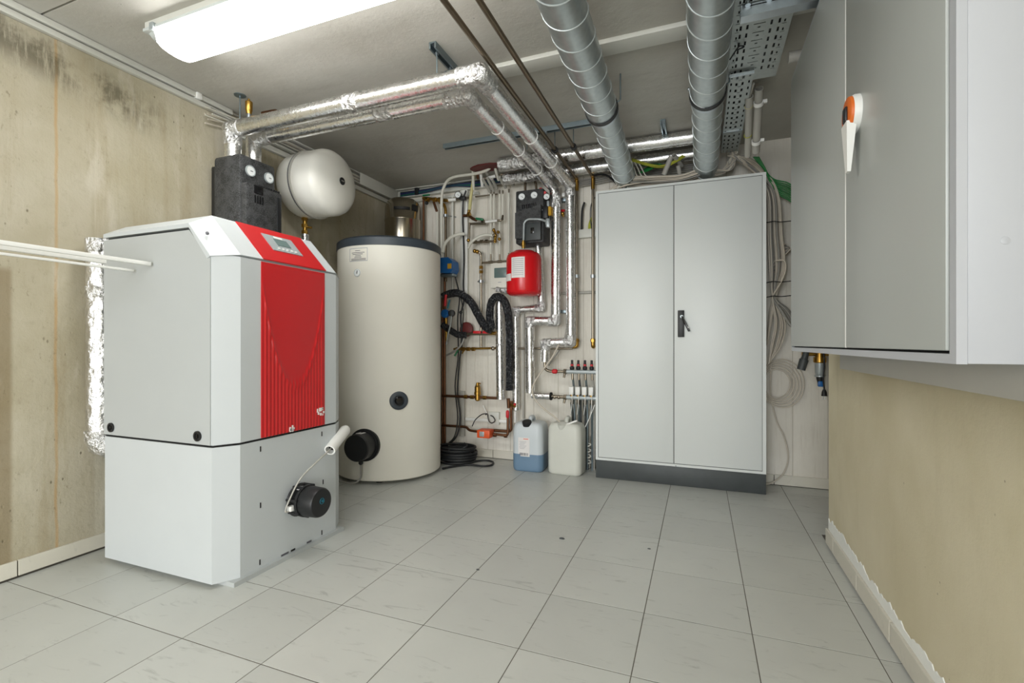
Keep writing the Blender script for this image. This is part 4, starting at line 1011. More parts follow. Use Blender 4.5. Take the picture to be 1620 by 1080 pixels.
o = MB().tube([P(924.5, 320, y=3.59), P(921, 334, y=3.59), P(920, 366, y=3.6)], .008, spline=True, seg=8).build('black_cable', 'black'); tag(o, 'short thick black cable going into the small white trunking', 'cable')
o = MB().tube([P(941, 312, y=3.57), P(935, 325, y=3.58), P(934, 345, y=3.59), P(936, 362, y=3.6)], .004, spline=True, seg=8).build('black_cable', 'black'); tag(o, 'thin black cable looping beside the steel pipe at the cabinet edge', 'cable')
for k in range(3):
    o = MB().tube([P(935+k, 344, y=3.59), P(931.5+k*1.2, 355, y=3.6), P(931+k*2, 365, y=3.61)], .004, spline=True, seg=8).build('cable', 'cable_earth', k9)
q0, q1_ = P(914, 364, y=3.6), P(940, 375, y=3.6)
o = MB().box((q0.x, q1_.x+.03), (3.585, YB), (q1_.z, q0.z), .002).build('small_trunking', 'trunk_white'); tag(o, 'small white cable trunking between the two steel pipes', 'cable trunking')
q0 = P(884, 464, y=3.61); q1_ = P(942, 463, y=3.61)
o = MB().tube([(q0.x, 3.615, q0.z), (q1_.x, 3.615, q0.z)], .010).build('wall_conduit', 'grey_conduit'); tag(o, 'level grey conduit on the wall behind the steel pipes', 'conduit')
q0 = P(885, 493, y=3.6); q1_ = P(900, 493, y=3.6)
o = MB().box((q0.x, q1_.x), (3.58, YB), (q0.z-.012, q0.z+.012), .002).build('mounting_rail', 'zinc'); tag(o, 'short steel mounting rail between the two vertical foil pipes', 'rail')
# siphon, filter and plug under the wall cabinet
sp_ = thing('water_filter', 'brass water filter with a blue drain below the far end of the wall cabinet', 'water filter', P(1298, 575, y=3.55))
c_ = P(1297, 560, y=3.55)
MB().lathe((c_.x, 3.55, c_.z), (0, 0, -1), [(-.06, .028), (.02, .028), (.02, .036), (.05, .036), (.055, .03)], 20).build('head', 'brass', sp_)
MB().lathe((c_.x, 3.55, c_.z-.055), (0, 0, -1), [(0, .028), (.06, .027), (.075, .022), (.08, .03), (.088, .03)], 20).build('glass_bowl', 'silver', sp_)
MB().lathe((c_.x, 3.55, c_.z-.135), (0, 0, -1), [(0, .02), (.02, .02), (.05, .012)], 16).build('lower_cup', 'black', sp_)
MB().box((c_.x-.012, c_.x+.018), (3.53, 3.56), (c_.z-.205, c_.z-.17), .004).build('drain_valve', 'blue', sp_)
MB().tube([(c_.x-.1, 3.55, c_.z+.0), (XE, 3.55, c_.z+.0)], .012).build('supply_pipe', 'brass', sp_)
MB().box((c_.x-.01, c_.x+.01), (3.57, YB), (c_.z-.02, c_.z+.02)).build('wall_mount', 'zinc', sp_)
a, b = P(1276, 556, y=3.52), P(1268, 582, y=3.52)
fu = thing('siphon_funnel', 'dark plastic siphon funnel beside the brass water filter', 'siphon', b)
MB().lathe(a, b-a, [(0, .016), (.05, .02), (.052, .026), (.12, .024)], 18).build('funnel', 'plinth', fu)
MB().tube([a, a+V((.0, .1, .03))], .013).build('stub', 'plinth', fu)
co = thing('power_cord', 'black cord with a plug hanging under the wall cabinet', 'power cord', P(1304, 628, y=3.52))
MB().tube([P(1303, 556, y=3.52), P(1304, 580, y=3.52), P(1302.5, 600, y=3.52), P(1304, 616, y=3.52)], .005, spline=True).build('cord', 'black', co)
pp = P(1304, 616, y=3.52); MB().lathe(pp, (0, 0, -1), [(0, .008), (.015, .014), (.04, .017), (.042, .0)], 14).build('plug', 'black', co)
for dx in (-.007, .007): MB().cyl(pp+V((dx, 0, -.04)), pp+V((dx, 0, -.062)), .0025, seg=8).build('plug_pin', 'bright_zinc', co)
# ------------------------------------------------------------------ pipework on the back wall
Y1, Y2, Y3 = 3.585, 3.55, 3.50
def W(u, v, y=Y2): return P(u, v, y=y)
def vpipe(name, label, u, v0, v1, r, mat, y=Y2, cat='pipe', group=None):
    a, b = W(u, v0, y), W(u, v1, y); return pipe(name, label, cat, [a, V((a.x, y, b.z))], r, mat, group=group)
def hpipe(name, label, u0, u1, v, r, mat, y=Y2, cat='pipe'):
    a, b = W(u0, v, y), W(u1, v, y); z = W((u0+u1)/2, v, y).z; return pipe(name, label, cat, [(a.x, y, z), (b.x, y, z)], r, mat)
# red rimmed ceiling opening with pipes coming through
op = thing('ceiling_opening', 'dark red lined pipe opening in the ceiling near the back wall', 'pipe opening', (-1.47, 3.36, HC))
def blob(x0, x1, y0, y1, n=26, sd=1):
    cx, cy = (x0+x1)/2, (y0+y1)/2
    return [(cx+(x1-x0)/2*math.cos(2*math.pi*i/n)*(1+.12*noise.noise(V((i*.9, sd, 0)))), cy+(y1-y0)/2*math.sin(2*math.pi*i/n)*(1+.12*noise.noise(V((i*.7, sd, 5))))) for i in range(n)]
MB().prism(blob(-1.66, -1.38, 3.31, 3.45), 'z', HC-.012, HC+.002).build('red_collar', 'dark_red', op)
MB().prism(blob(-1.42, -1.25, 3.28, 3.44, sd=4), 'z', HC-.008, HC+.002).build('dark_gap', 'dark', op)
o = pipe('white_hose', 'white hose arching from the ceiling opening down to the tank side', 'hose', [W(778, 256, 3.40), W(772, 268, 3.40), W(750, 275, 3.42), W(722, 279, 3.45), W(708, 286, 3.48), W(700, 303, 3.50), W(698.5, 330, 3.50), W(698.5, 370, 3.50), W(699, 408, 3.50)], .012, 'pipe_white', spline=True)
for k, (u, v1, mt) in enumerate(((747, 300, 'pipe_white'), (753, 282, 'copper'), (759, 295, 'white_plastic'), (766, 276, 'white_plastic'), (783, 285, 'pipe_white'))):
    o = pipe('opening_pipe', None, 'pipe', [W(u, 257, 3.40), W(u+1, 268, 3.42), W(u+2+k, v1, 3.50)], .0115, mt, spline=True)
    tag(o, ('leftmost white pipe end coming out of the red ceiling opening', 'copper pipe end coming out of the red ceiling opening', 'long white pipe end hanging from the red ceiling opening', 'short white pipe end hanging from the red ceiling opening', 'rightmost white pipe end coming out of the ceiling opening')[k], 'pipe')
pipe('yellow_hose', 'yellowish translucent hose hanging from the ceiling opening to a brass valve', 'hose', [W(750, 272, 3.45), W(748, 290, 3.48), W(745, 310, 3.50), W(743, 332, 3.50)], .013, 'yellow_hose', spline=True)
# slanting grey pipes below the opening
for k, (a, b) in enumerate((((764, 283), (775, 303)), ((771, 281), (781, 302)), ((778, 283), (786, 298)), ((790, 280), (800, 297)), ((796, 278), (812, 293)))):
    pipe('slanting_pipe', '%s of five short grey pipes slanting down under the ceiling opening' % ('leftmost', 'second from the left', 'third from the left', 'fourth from the left', 'rightmost')[k], 'pipe', [W(*a, 3.42), W(*b, 3.54)], .012, 'grey_conduit', group='slanting grey pipes under the ceiling opening')
pipe('crossing_pipe', 'steel pipe rising to the right under the ceiling opening with a white sleeve', 'pipe', [W(763, 283, 3.48), W(800, 275, 3.48), W(830, 272, 3.48)], .009, 'pipe_steel', .05)
o = pipe('pipe_sleeve', 'white sleeve on the steel pipe under the ceiling opening', 'pipe sleeve', [W(773, 281, 3.48), W(784, 278.5, 3.48)], .0125, 'white_plastic')
hpipe('pipe_rail', 'thin steel pipe level above the white wall pipes', 752, 787, 309, .006, 'pipe_steel', 3.57)
hpipe('pipe_rail', 'steel pipe level behind the slanting grey pipes', 785, 828, 291, .008, 'pipe_steel', 3.58)
for u in (810, 816):
    o = MB().lathe(W(u, 281, 3.50), (0, -1, 0), [(0, .009), (.02, .009), (.025, .006), (.026, 0)], 12).build('pipe_stub', 'white_plastic'); tag(o, 'small white pipe stub above the black pump station, %s one' % ('left' if u == 810 else 'right'), 'pipe')
for k, (u, v0, v1) in enumerate(((776.5, 307, 402), (781.5, 307, 372), (790.5, 307, 402), (795.5, 307, 342), (805, 305, 400))):
    t_ = thing('white_wall_pipe', ('long white vertical pipe on the back wall, leftmost of five', 'white vertical pipe ending at the brass valve cluster', 'long white vertical pipe through the brass valve cluster', 'short white vertical pipe ending in a steel elbow', 'white vertical pipe beside the black pump station')[k], 'pipe', W(u, v1, 3.56))
    a, b = W(u, v0, 3.56), W(u, v1, 3.56)
    MB().tube([a, (a.x, 3.56, b.z)], .0085).build('tube', 'pipe_white', t_)
    MB().cyl((a.x, 3.56, a.z-.005), (a.x, 3.56, a.z+.03), .0065).build('top_fitting', 'pipe_steel', t_)
    MB().cyl((a.x, 3.56, b.z-.03), (a.x, 3.56, b.z+.003), .0065).build('bottom_fitting', 'pipe_steel', t_)
# copper pipe and brass group at the left
vpipe('copper_pipe', 'thin copper pipe rising behind the tank lid at the left of the pipework', 670, 312, 392, .009, 'copper', 3.57)
bg = thing('brass_valve_group', 'brass valve group with a green handle above the tank at the left of the pipework', 'valve', W(684, 325, 3.55))
za = W(682, 318, 3.55)
m = MB(); m.tube([W(669, 313, 3.55), W(709, 317.5, 3.55)], .013); m.build('main_pipe', 'brass', bg)
for u in (676, 688, 696): a = W(u, 316, 3.55); MB().nut(a-V((.014, 0, 0)), a+V((.014, 0, 0)), .021).build('union_nut', 'brass', bg)
a = W(674, 309, 3.53); MB().box((a.x-.03, a.x+.035), (a.y-.008, a.y+.008), (a.z-.005, a.z+.008), .003).build('lever', 'green', bg)
a = W(675, 321, 3.53); MB().ball(a, .016).build('drain_cap', 'black', bg)
MB().tube([W(686, 319, 3.55), W(691, 334, 3.55)], .011).build('branch', 'copper', bg)
MB().tube([W(696, 320, 3.55), W(703, 324, 3.55), W(705, 332, 3.55), W(705, 341, 3.55)], .013, .03).build('bend', 'brass', bg)
sp2 = thing('steel_pipe', 'steel pipe dropping from the brass group beside the tank', 'pipe', W(705, 440, 3.55))
a, b = W(705, 340, 3.55), W(705, 445, 3.55); MB().tube([a, b], .011).build('tube', 'old_steel', sp2)
c_ = W(705, 341, 3.55); MB().lathe((c_.x, 3.55, c_.z-.012), (0, 0, 1), [(0, .012), (0, .02), (.022, .02), (.022, .012)], 16, closed=False).build('clip', 'bright_zinc', sp2); MB().cyl(c_, c_+V((.06, .07, 0)), .004).build('clip_rod', 'bright_zinc', sp2)
vpipe('white_pipe', 'white pipe just left of the arching hose behind the tank', 692, 334, 420, .010, 'pipe_white', 3.58)
vpipe('white_pipe', 'pale vertical pipe between the arching hose and the wide white trunking', 716, 312, 470, .010, 'trunk_white', 3.60)
pipe('copper_pipe', 'long copper pipe running down close beside the tank', 'pipe', [W(703.5, 438, 3.56), (W(703.5, 690, 3.56).x, 3.56, 0)], .010, 'copper')
pipe('copper_pipe', 'second copper pipe running down behind the tank edge', 'pipe', [W(700, 470, 3.58), (W(700, 700, 3.58).x, 3.58, 0)], .009, 'copper')
# wide white trunking with a black cable
a, b = W(729, 300, 3.61), W(740.5, 470, 3.61)
t_ = thing('wall_trunking', 'vertical white cable trunking on the back wall beside the tank', 'cable trunking', ((a.x+b.x)/2, 3.61, b.z))
MB().box((a.x, b.x), (3.60, YB), (b.z, a.z), .002).build('channel', 'trunk_white', t_)
MB().box((a.x+.018, b.x), (3.594, 3.602), (b.z, a.z), .002).build('cover', 'white_plastic', t_)
a, b = W(727, 618, 3.61), W(735, 690, 3.61)
o = MB().box((a.x, b.x), (3.60, YB), (b.z, a.z), .002).build('wall_trunking', 'grey_conduit'); tag(o, 'short grey vertical trunking low on the back wall beside the tank', 'cable trunking')
pipe('black_cable', 'black cable running down the vertical white trunking', 'cable', [W(737, 302, 3.55), W(733, 316, 3.55), W(732, 345, 3.57), W(733, 372, 3.58), W(734, 410, 3.58), W(733, 450, 3.58), W(734, 475, 3.57), W(729, 500, 3.56), W(731, 540, 3.56), W(727, 570, 3.56), W(724, 620, 3.56), W(728, 660, 3.56), W(722, 690, 3.52), W(705, 706, 3.50)], .007, 'black', spline=True)
pipe('black_cable', 'black cable from the blue actuator down to the hose coil', 'cable', [W(718, 428, 3.50), W(722, 445, 3.52), W(727, 470, 3.55), W(724, 505, 3.55), W(725, 560, 3.55), W(720, 610, 3.55), W(724, 660, 3.55), W(719, 690, 3.52), W(706, 704, 3.50)], .0055, 'black', spline=True)
pipe('black_cable', 'thin black cable tied beside the black insulated hose', 'cable', [W(729, 470, 3.54), W(733, 494, 3.54), W(731, 520, 3.55), W(728, 560, 3.55)], .004, 'black', spline=True)
o = MB().ball(W(729, 494, 3.54), .014).build('cable_knot', 'black'); tag(o, 'knot of black tape where the hanging cables are tied', 'cable tie')
# gauge with white pipe
gp = thing('pressure_gauge', 'round white pressure gauge on a white pipe beside the tall trunking', 'pressure gauge', W(724, 309, 3.52))
def gauge(root, c_, d_, r_, case='black'):
    g_ = MB().lathe(c_, d_, [(0, r_), (.018, r_), (.02, r_*.9), (.015, r_*.88), (.015, 0)], 28).build('gauge_case', case, root)
    c2 = V(c_)+V(d_).normalized()*.016
    MB().lathe(c2, d_, [(0, r_*.88), (.0008, r_*.88), (.0008, 0)], 28).build('gauge_face', 'dial', g_)
    n2 = V(d_).normalized(); sx_ = V((1, 0, 0))
    MB().tube([c2+n2*.002-V((.004, 0, -.003)), c2+n2*.002+V((r_*.5, 0, -r_*.35))], .0014, seg=6).build('needle', 'ink', g_)
gauge(gp, W(725, 309, 3.53), (.25, -1, 0), .027)
MB().tube([W(708, 316.5, 3.56), W(722, 315.5, 3.56)], .013).build('white_sleeve', 'white_plastic', gp)
MB().tube([W(720, 316, 3.56), W(745, 312, 3.56)], .010).build('pipe', 'pipe_steel', gp)
a = W(734, 313, 3.55); MB().box((a.x-.03, a.x+.02), (a.y-.03, a.y+.01), (a.z-.02, a.z+.01), .005).build('valve_block', 'black', gp)
MB().tube([W(734, 312, 3.53), W(737, 301, 3.52)], .006).build('lever', 'black', gp)
# brass and green valve row
va2 = thing('drain_valve', 'steel and copper drain valve with a green handle on the back wall', 'valve', W(760, 348, 3.54))
MB().ball(W(742, 334, 3.5), .013).build('knob', 'brass', va2)
MB().tube([W(733, 341, 3.54), W(742, 341, 3.54), W(748, 346, 3.53), W(754, 348, 3.53)], .012, .02).build('body', 'copper', va2)
a = W(742, 339, 3.53); MB().nut(a-V((.012, 0, 0)), a+V((.012, 0, 0)), .02).build('union_nut', 'brass', va2)
a = W(758, 347, 3.52); MB().box((a.x-.028, a.x+.04), (a.y-.012, a.y+.006), (a.z-.008, a.z+.010), .004, rot=Matrix.Rotation(math.radians(12), 3, 'Y')).build('lever', 'green', va2)
MB().tube([W(745, 354, 3.54), W(768, 353.5, 3.54)], .010).build('lower_pipe', 'pipe_steel', va2)
MB().tube([W(743, 352, 3.54), W(742, 380, 3.54)], .009).build('drop_pipe', 'pipe_steel', va2)
a = W(741, 380, 3.53); MB().ball(a, .015).build('elbow', 'brass', va2)
a = W(764, 351, 3.54); MB().nut(a-V((.012, 0, 0)), a+V((.012, 0, 0)), .018).build('union_nut', 'pipe_steel', va2)
wp = thing('white_pipe', 'level white pipe crossing in front of the white vertical pipes', 'pipe', W(780, 350, 3.53))
MB().tube([W(768, 351, 3.53), W(787, 348.8, 3.53)], .0095).build('tube', 'white_plastic', wp)
MB().tube([W(786, 349, 3.53), W(794, 348.3, 3.53), W(795.5, 341, 3.55)], .0085, .015).build('elbow', 'pipe_steel', wp)
pipe('white_hose', 'white hose bending from the tall trunking down to the tank', 'hose', [W(735, 370, 3.52), W(725, 370.5, 3.50), W(713, 376, 3.47), W(704, 386, 3.43), W(700.5, 400, 3.40)], .013, 'pipe_white', spline=True)
pipe('white_hose', 'white hose bending down from the brass valve cluster', 'hose', [W(780, 372.5, 3.52), W(768, 371.5, 3.51), W(755, 376, 3.50), W(745, 384, 3.50), W(741, 392, 3.52)], .012, 'pipe_white', spline=True)
cl = thing('brass_valve_cluster', 'cluster of brass valves on the white wall pipes', 'valve', W(785, 376, 3.52))
MB().tube([W(781, 362, 3.53), W(784, 372, 3.52), W(783, 384, 3.52)], .011).build('body', 'brass', cl)
for u, v in ((781, 364), (788, 367), (784, 372), (790, 378), (783, 380)): MB().ball(W(u, v, 3.515), .013).build('fitting', 'brass', cl)
MB().tube([W(784, 371, 3.515), W(780, 373, 3.515)], .013).build('hose_nut', 'pipe_steel', cl)
sp3 = thing('steel_pipe', 'short level steel pipe with fittings left of the brass valve cluster', 'pipe', W(765, 382, 3.55))
MB().tube([W(745, 383.5, 3.55), W(786, 381, 3.55)], .009).build('tube', 'pipe_steel', sp3)
for u in (752, 762, 770): a = W(u, 383.2-(u-745)*.06, 3.55); MB().nut(a-V((.012, 0, 0)), a+V((.012, 0, 0)), .016).build('coupling', 'pipe_steel', sp3)
sp4 = thing('steel_pipe', 'steel pipe running down the middle of the back wall with a clamp', 'pipe', W(761, 550, 3.55))
MB().tube([W(750, 396.5, 3.53), W(759, 399, 3.54), W(761, 404, 3.55), W(761, 549, 3.55)], .0105, .02).build('tube', 'pipe_steel', sp4)
for u, v in ((751, 397), (755, 398)): MB().ball(W(u, v, 3.53), .017).build('fitting', 'brass', sp4)
for v in (423, 430): a = W(761, v, 3.55); MB().nut(a-V((0, 0, .012)), a+V((0, 0, .012)), .017).build('coupling', 'brass', sp4)
a = W(761, 445, 3.55); c2 = MB().lathe(a-V((0, 0, .01)), (0, 0, 1), [(0, .011), (0, .02), (.02, .02), (.02, .011)], 16, closed=False).build('clamp', 'bright_zinc', sp4)
MB().tube([a-V((.03, 0, 0)), a+V((.03, 0, 0))], .006).build('clamp_lug', 'bright_zinc', c2)
sp5 = thing('pipe_rail', 'level steel pipe joining the feet of the white wall pipes', 'pipe', W(785, 414, 3.56))
za = W(785, 414, 3.56).z; MB().tube([(W(762, 414, 3.56).x, 3.56, za), (W(812, 414, 3.56).x, 3.56, za)], .0085).build('tube', 'pipe_steel', sp5)
for u in (776.5, 790.5): a = V((W(u, 414, 3.56).x, 3.56, za)); MB().lathe(a-V((.018, 0, 0)), (1, 0, 0), [(0, .012), (.036, .012)], 12).build('tee', 'pipe_steel', sp5); MB().cyl(a, a+V((0, 0, .05)), .0075).build('stub', 'pipe_steel', sp5)
# controller box
a, b = W(777, 414, 3.58), W(803, 455, 3.58)
ct = thing('controller_box', 'pale wall controller box with a grey display beside the red vessel', 'controller', ((a.x+b.x)/2, 3.59, b.z))
MB().box((a.x, b.x), (3.565, YB), (b.z, a.z), .006).build('housing', 'cream_jacket', ct)
a, b = W(782, 424, 3.565), W(803, 438.5, 3.565)
sc_ = MB().box((a.x, b.x), (3.561, 3.567), (b.z, a.z), .004).build('display', 'screen', ct)
for k in range(3): MB().box((a.x+.03, a.x+.06), (3.5605, 3.562), (a.z-.02-.012*k, a.z-.017-.012*k)).build('display_line', 'ink', sc_)
MB().box((W(788, 446, 3.565).x, W(793, 446, 3.565).x), (3.563, 3.566), (W(788, 447, 3.565).z, W(788, 446, 3.565).z)).build('mark', 'ink_light', ct)
cr = thing('cold_bracket', 'crumpled foil and steel bracket below the controller box', 'pipe insulation', W(790, 462, 3.56))
MB().tube([W(786, 458, 3.56), W(806, 460, 3.56)], .022, step=.012, wr=.007, seg=16).build('foil_wrap', 'foil_rough', cr, 60)
MB().tube([W(777, 455, 3.58), W(800, 453, 3.58)], .004).build('rail', 'bright_zinc', cr)
# black solar pump station
a, b = W(814, 301, 3.42), W(857, 381, 3.40)
ps = thing('pump_station', 'black foam pump station box with two white gauges above the red vessel', 'pump station', ((a.x+b.x)/2, 3.5, b.z))
MB().box((a.x, b.x), (3.44, YB-.01), (b.z, a.z), .012).build('rear_shell', 'epp', ps)
b3 = W(855, 330, 3.40); c3 = W(814.5, 377, 3.40)
MB().prism([(c3.x, c3.z), (b3.x, c3.z-.02), (b3.x, b3.z+.035), (c3.x, b3.z-.01)], 'y', 3.405, 3.45).build('front_cover', 'epp', ps)
MB().box((W(831, 355, 3.4).x, W(855, 355, 3.4).x), (3.40, 3.41), (W(840, 380, 3.4).z, W(840, 353, 3.4).z), .004).build('lower_panel', 'plinth', ps)
MB().box((W(839.5, 360, 3.4).x, W(845, 360, 3.4).x), (3.396, 3.402), (W(842, 369, 3.4).z, W(842, 360, 3.4).z), .002).build('window', 'black_gloss', ps)
for k in range(8): q_ = W(826+k*3, 327-k*.5, 3.43); MB().box((q_.x-.003, q_.x+.003), (3.425, 3.445), (q_.z-.014, q_.z+.014), .001).build('vent_rib', 'black', ps)
for u, v in ((826, 312), (845.5, 309.5)): gauge(ps, W(u, v, 3.44), (.15, -1, 0), .026, 'silver')
q_ = W(861, 336, 3.46); MB().box((q_.x-.02, q_.x+.03), (3.44, 3.54), (q_.z-.05, q_.z+.045), .008).build('side_unit', 'black', ps)
MB().ball(W(858, 332, 3.44), .005).build('side_screw', 'bright_zinc', ps)
sg = thing('safety_valve_group', 'safety group with a gauge, red tap and amber knob beside the pump station', 'valve', W(864, 330, 3.48))
gauge(sg, W(865, 312, 3.47), (.2, -1, 0), .025)
MB().lathe(W(858, 303, 3.48), (-.3, -1, .2), [(0, .016), (.03, .018), (.034, .012), (.034, 0)], 12).build('red_tap', 'red_valve', sg)
MB().lathe(W(862, 306, 3.48), (.3, -1, -.1), [(0, .012), (.025, .012)], 12).build('tap_body', 'red_valve', sg)
MB().lathe(W(869, 334, 3.48), (0, 0, 1), [(-.035, .010), (-.03, .016), (.03, .016), (.035, .010)], 12).build('amber_knob', 'yellow_sticker', sg)
MB().tube([W(867, 318, 3.5), W(868, 350, 3.5)], .011).build('body', 'silver', sg)
MB().tube([W(860, 354, 3.5), W(868, 352, 3.5)], .013).build('outlet', 'silver', sg)
vr = thing('drain_tap', 'small red and brass drain tap between the two vertical foil pipes', 'valve', W(890, 335, 3.56))
MB().tube([W(885, 333, 3.56), W(893, 333, 3.55)], .010).build('red_lever', 'red_valve', vr); MB().ball(W(890, 338, 3.55), .016).build('body', 'brass', vr); MB().tube([W(891, 336, 3.55), W(891, 343, 3.55)], .008).build('spout', 'brass', vr)
q_ = W(892, 309, 3.56); o = MB().box((q_.x-.012, q_.x+.012), (3.54, YB), (q_.z-.014, q_.z+.014), .004).build('sensor_housing', 'white_plastic'); tag(o, 'small white sensor housing between the tops of the foil pipes', 'sensor')
q0, q1_ = W(887, 317, 3.6), W(896, 317, 3.6)
o = MB().box((q0.x, q1_.x), (3.58, YB), (q0.z-.014, q0.z+.014), .002).build('mounting_rail', 'zinc'); tag(o, 'upper steel mounting rail behind the foil pipes', 'rail')
for u0, lab, pts in ((832, 'steel pipe curving up from the left of the pump station', [(831, 303), (831, 286), (828, 279), (820, 274)]), (848, 'steel pipe curving up from the right of the pump station', [(848.5, 301), (848, 290), (843, 281), (832, 273)])):
    pipe('bent_pipe', lab, 'pipe', [W(*q_, 3.5) for q_ in pts], .0095, 'old_steel', .05)
# red expansion vessel
ra, rb = W(801.5, 430, 3.40), W(855.5, 430, 3.40)
rx, rr_ = (ra.x+rb.x)/2, (rb.x-ra.x)/2*.97; ry = 3.41; rzt, rzb = W(828, 397, 3.40).z, W(828, 468, 3.40).z
rv = thing('expansion_vessel', 'small red expansion vessel with a white label under the black pump station', 'expansion vessel', (rx, ry, rzb))
h_ = rzt-rzb
MB().lathe((rx, ry, rzb), (0, 0, 1), [(0, rr_*.55), (.004, rr_*.80), (.018, rr_*.95), (.035, rr_), (h_-.06, rr_), (h_-.035, rr_*.95), (h_-.016, rr_*.80), (h_-.008, rr_*.60), (h_-.002, rr_*.58), (h_, rr_*.5), (h_, 0)], 48).build('shell', 'red_tank', rv, 60)
MB().box((rx-.02, rx+.02), (ry+rr_*.9, YB), (rzb+.10, rzb+.13)).build('wall_bracket', 'zinc', rv)
MB().ring((rx, ry, rzb+.022), (0, 0, 1), rr_*.955, .003, 48).build('lower_seam', 'red_tank', rv)
MB().lathe((rx, ry, rzt-.001), (0, 0, 1), [(0, rr_*.52), (.006, rr_*.5), (.007, 0)], 32).build('top_plate', 'silver', rv)
def on_red(x0, x1, z0, z1, off, n=8):
    vs_ = []
    for i in range(n+1):
        x = x0+(x1-x0)*i/n; dx = max(-.98, min(.98, (x-rx)/rr_)); yv = ry-rr_*math.sqrt(1-dx*dx)
        nn = V((dx, -math.sqrt(1-dx*dx), 0)); vs_ += [V((x, yv, z0))+nn*off, V((x, yv, z1))+nn*off]
    return MB().add(vs_, [(2*i, 2*i+2, 2*i+3, 2*i+1) for i in range(n)])
lx0, lx1 = W(811, 420, 3.31).x, W(831, 420, 3.30).x; lz0, lz1 = W(820, 439.5, 3.30).z, W(820, 407, 3.30).z
lb = on_red(lx0, lx1, lz0, lz1, .001).build('label', 'paper', rv)
m = MB()
for k in range(9):
    z_ = lz1-.012-(lz1-lz0-.02)*k/9; q_ = on_red(lx0+.008, lx1-.01, z_-.0035, z_, .002); m.add(q_.v, q_.f)
m.build('label_print', 'ink_light', lb)
on_red(W(801.8, 440, 3.40).x+.004, W(811, 440, 3.32).x, W(806, 447, 3.4).z, W(806, 436, 3.4).z, .0015).build('side_label', 'paper', rv)
st_ = thing('connecting_pipe', 'pale steel pipe bending from the red vessel across the pump station', 'pipe', W(828, 395, 3.38))
MB().tube([W(828, 396, 3.385), W(828.5, 372, 3.385), W(829, 352, 3.385), W(835, 346.5, 3.385), W(855, 346.5, 3.385), W(866, 351, 3.42)], .0085, .035).build('tube', 'silver', st_)
MB().lathe(W(828, 393, 3.385), (0, 0, 1), [(0, .013), (.02, .013), (.02, .016), (.045, .016), (.045, .011), (.06, .011)], 12).build('union', 'brass', st_)
MB().box((W(867, 353, 3.43).x-.012, W(867, 353, 3.43).x+.012), (3.41, 3.45), (W(867, 360, 3.43).z, W(867, 346, 3.43).z), .004).build('end_fitting', 'silver', st_)
# foil pipe behind the red vessel
f3 = thing('insulated_pipe', 'foil-wrapped pipe passing behind the red vessel and turning left below it', 'pipe', W(816, 655, 3.55))
foilrun(f3, [W(851, 384, 3.575), W(857, 487, 3.575), W(815, 491, 3.575), W(816.5, 648, 3.575)], .030)
f4 = thing('insulated_pipe', 'straight vertical foil-wrapped pipe beside the black insulated hose', 'pipe', W(791, 632, 3.55))
foilrun(f4, [W(790, 476, 3.55), W(792, 631, 3.55)], .034)
MB().ring(W(791.5, 545, 3.55), (0, 0, 1), .034, .004).build('wrap_edge', 'foil_rough', f4)
vpipe('white_pipe', 'thin pale pipe beside the stepped foil pipe', 828, 492, 662, .008, 'grey_conduit', 3.60)
# black insulated hoses
b1 = pipe('insulated_hose', 'thick black insulated hose sagging from the tank side to the right', 'hose', [W(700, 470, 3.44), W(710, 465, 3.46), W(724, 463.5, 3.47), W(737, 470, 3.48), W(748, 482, 3.48), W(757, 499, 3.48), W(768, 517, 3.49), W(779, 523, 3.50)], .031, 'hose_wrap', spline=True, step=.015, wr=.003, seg=18)
b2 = pipe('insulated_hose', 'thick black insulated hose bent in an upside-down U beside the foil pipe', 'hose', [W(778, 520, 3.47), W(775, 500, 3.46), W(777, 480, 3.45), W(784, 470, 3.45), W(793, 471, 3.45), W(801, 483, 3.46), W(805.5, 510, 3.47), W(806.5, 560, 3.48), W(806, 617, 3.49)], .031, 'hose_wrap', spline=True, step=.015, wr=.003, seg=18)
b3_ = pipe('insulated_hose', 'short thick black insulated hose low beside the tank', 'hose', [W(700, 513, 3.47), W(712, 522, 3.48), W(724, 529, 3.50), W(738, 530, 3.52)], .027, 'hose_wrap', spline=True, step=.015, wr=.003, seg=18)
o = MB().lathe(W(739, 521, 3.58), (-.1, -1, .1), [(0, .060), (.02, .060), (.025, .05), (.025, 0)], 32).build('round_cap', 'dark_red'); tag(o, 'round dark red cap on the back wall beside the tank', 'cap')
rvv = thing('ball_valve', 'level valve with two red handles on the back wall', 'valve', W(765, 527, 3.53))
MB().tube([W(732, 528, 3.53), W(786, 528, 3.53)], .011).build('pipe', 'pipe_steel', rvv)
for u in (755, 770):
    a = W(u, 525.5, 3.515); MB().box((a.x-.034, a.x+.034), (a.y-.012, a.y+.012), (a.z-.010, a.z+.012), .005).build('handle', 'red_valve', rvv)
a = W(779, 527, 3.52); MB().lathe(a-V((.02, 0, 0)), (1, 0, 0), [(0, .014), (.045, .014)], 12).build('union', 'brass', rvv)
o = MB().tube([W(736, 530, 3.52), W(730, 545, 3.50), W(718, 556, 3.50), W(706, 562, 3.52)], .008, spline=True).build('grey_hose', 'cable_grey'); tag(o, 'thin grey hose bending from the valve with red handles towards the tank', 'hose')
hb_ = thing('brass_valve_row', 'level row of brass fittings below the red-handled valve', 'valve', W(750, 551, 3.55))
MB().tube([W(718, 552, 3.55), W(785, 550.5, 3.55)], .009).build('pipe', 'brass', hb_)
for u in (724, 733, 741, 749): a = W(u, 552, 3.55); MB().nut(a-V((.013, 0, 0)), a+V((.013, 0, 0)), .018).build('union_nut', 'brass', hb_)
MB().ball(W(780, 551, 3.53), .017).build('steel_knob', 'pipe_steel', hb_)
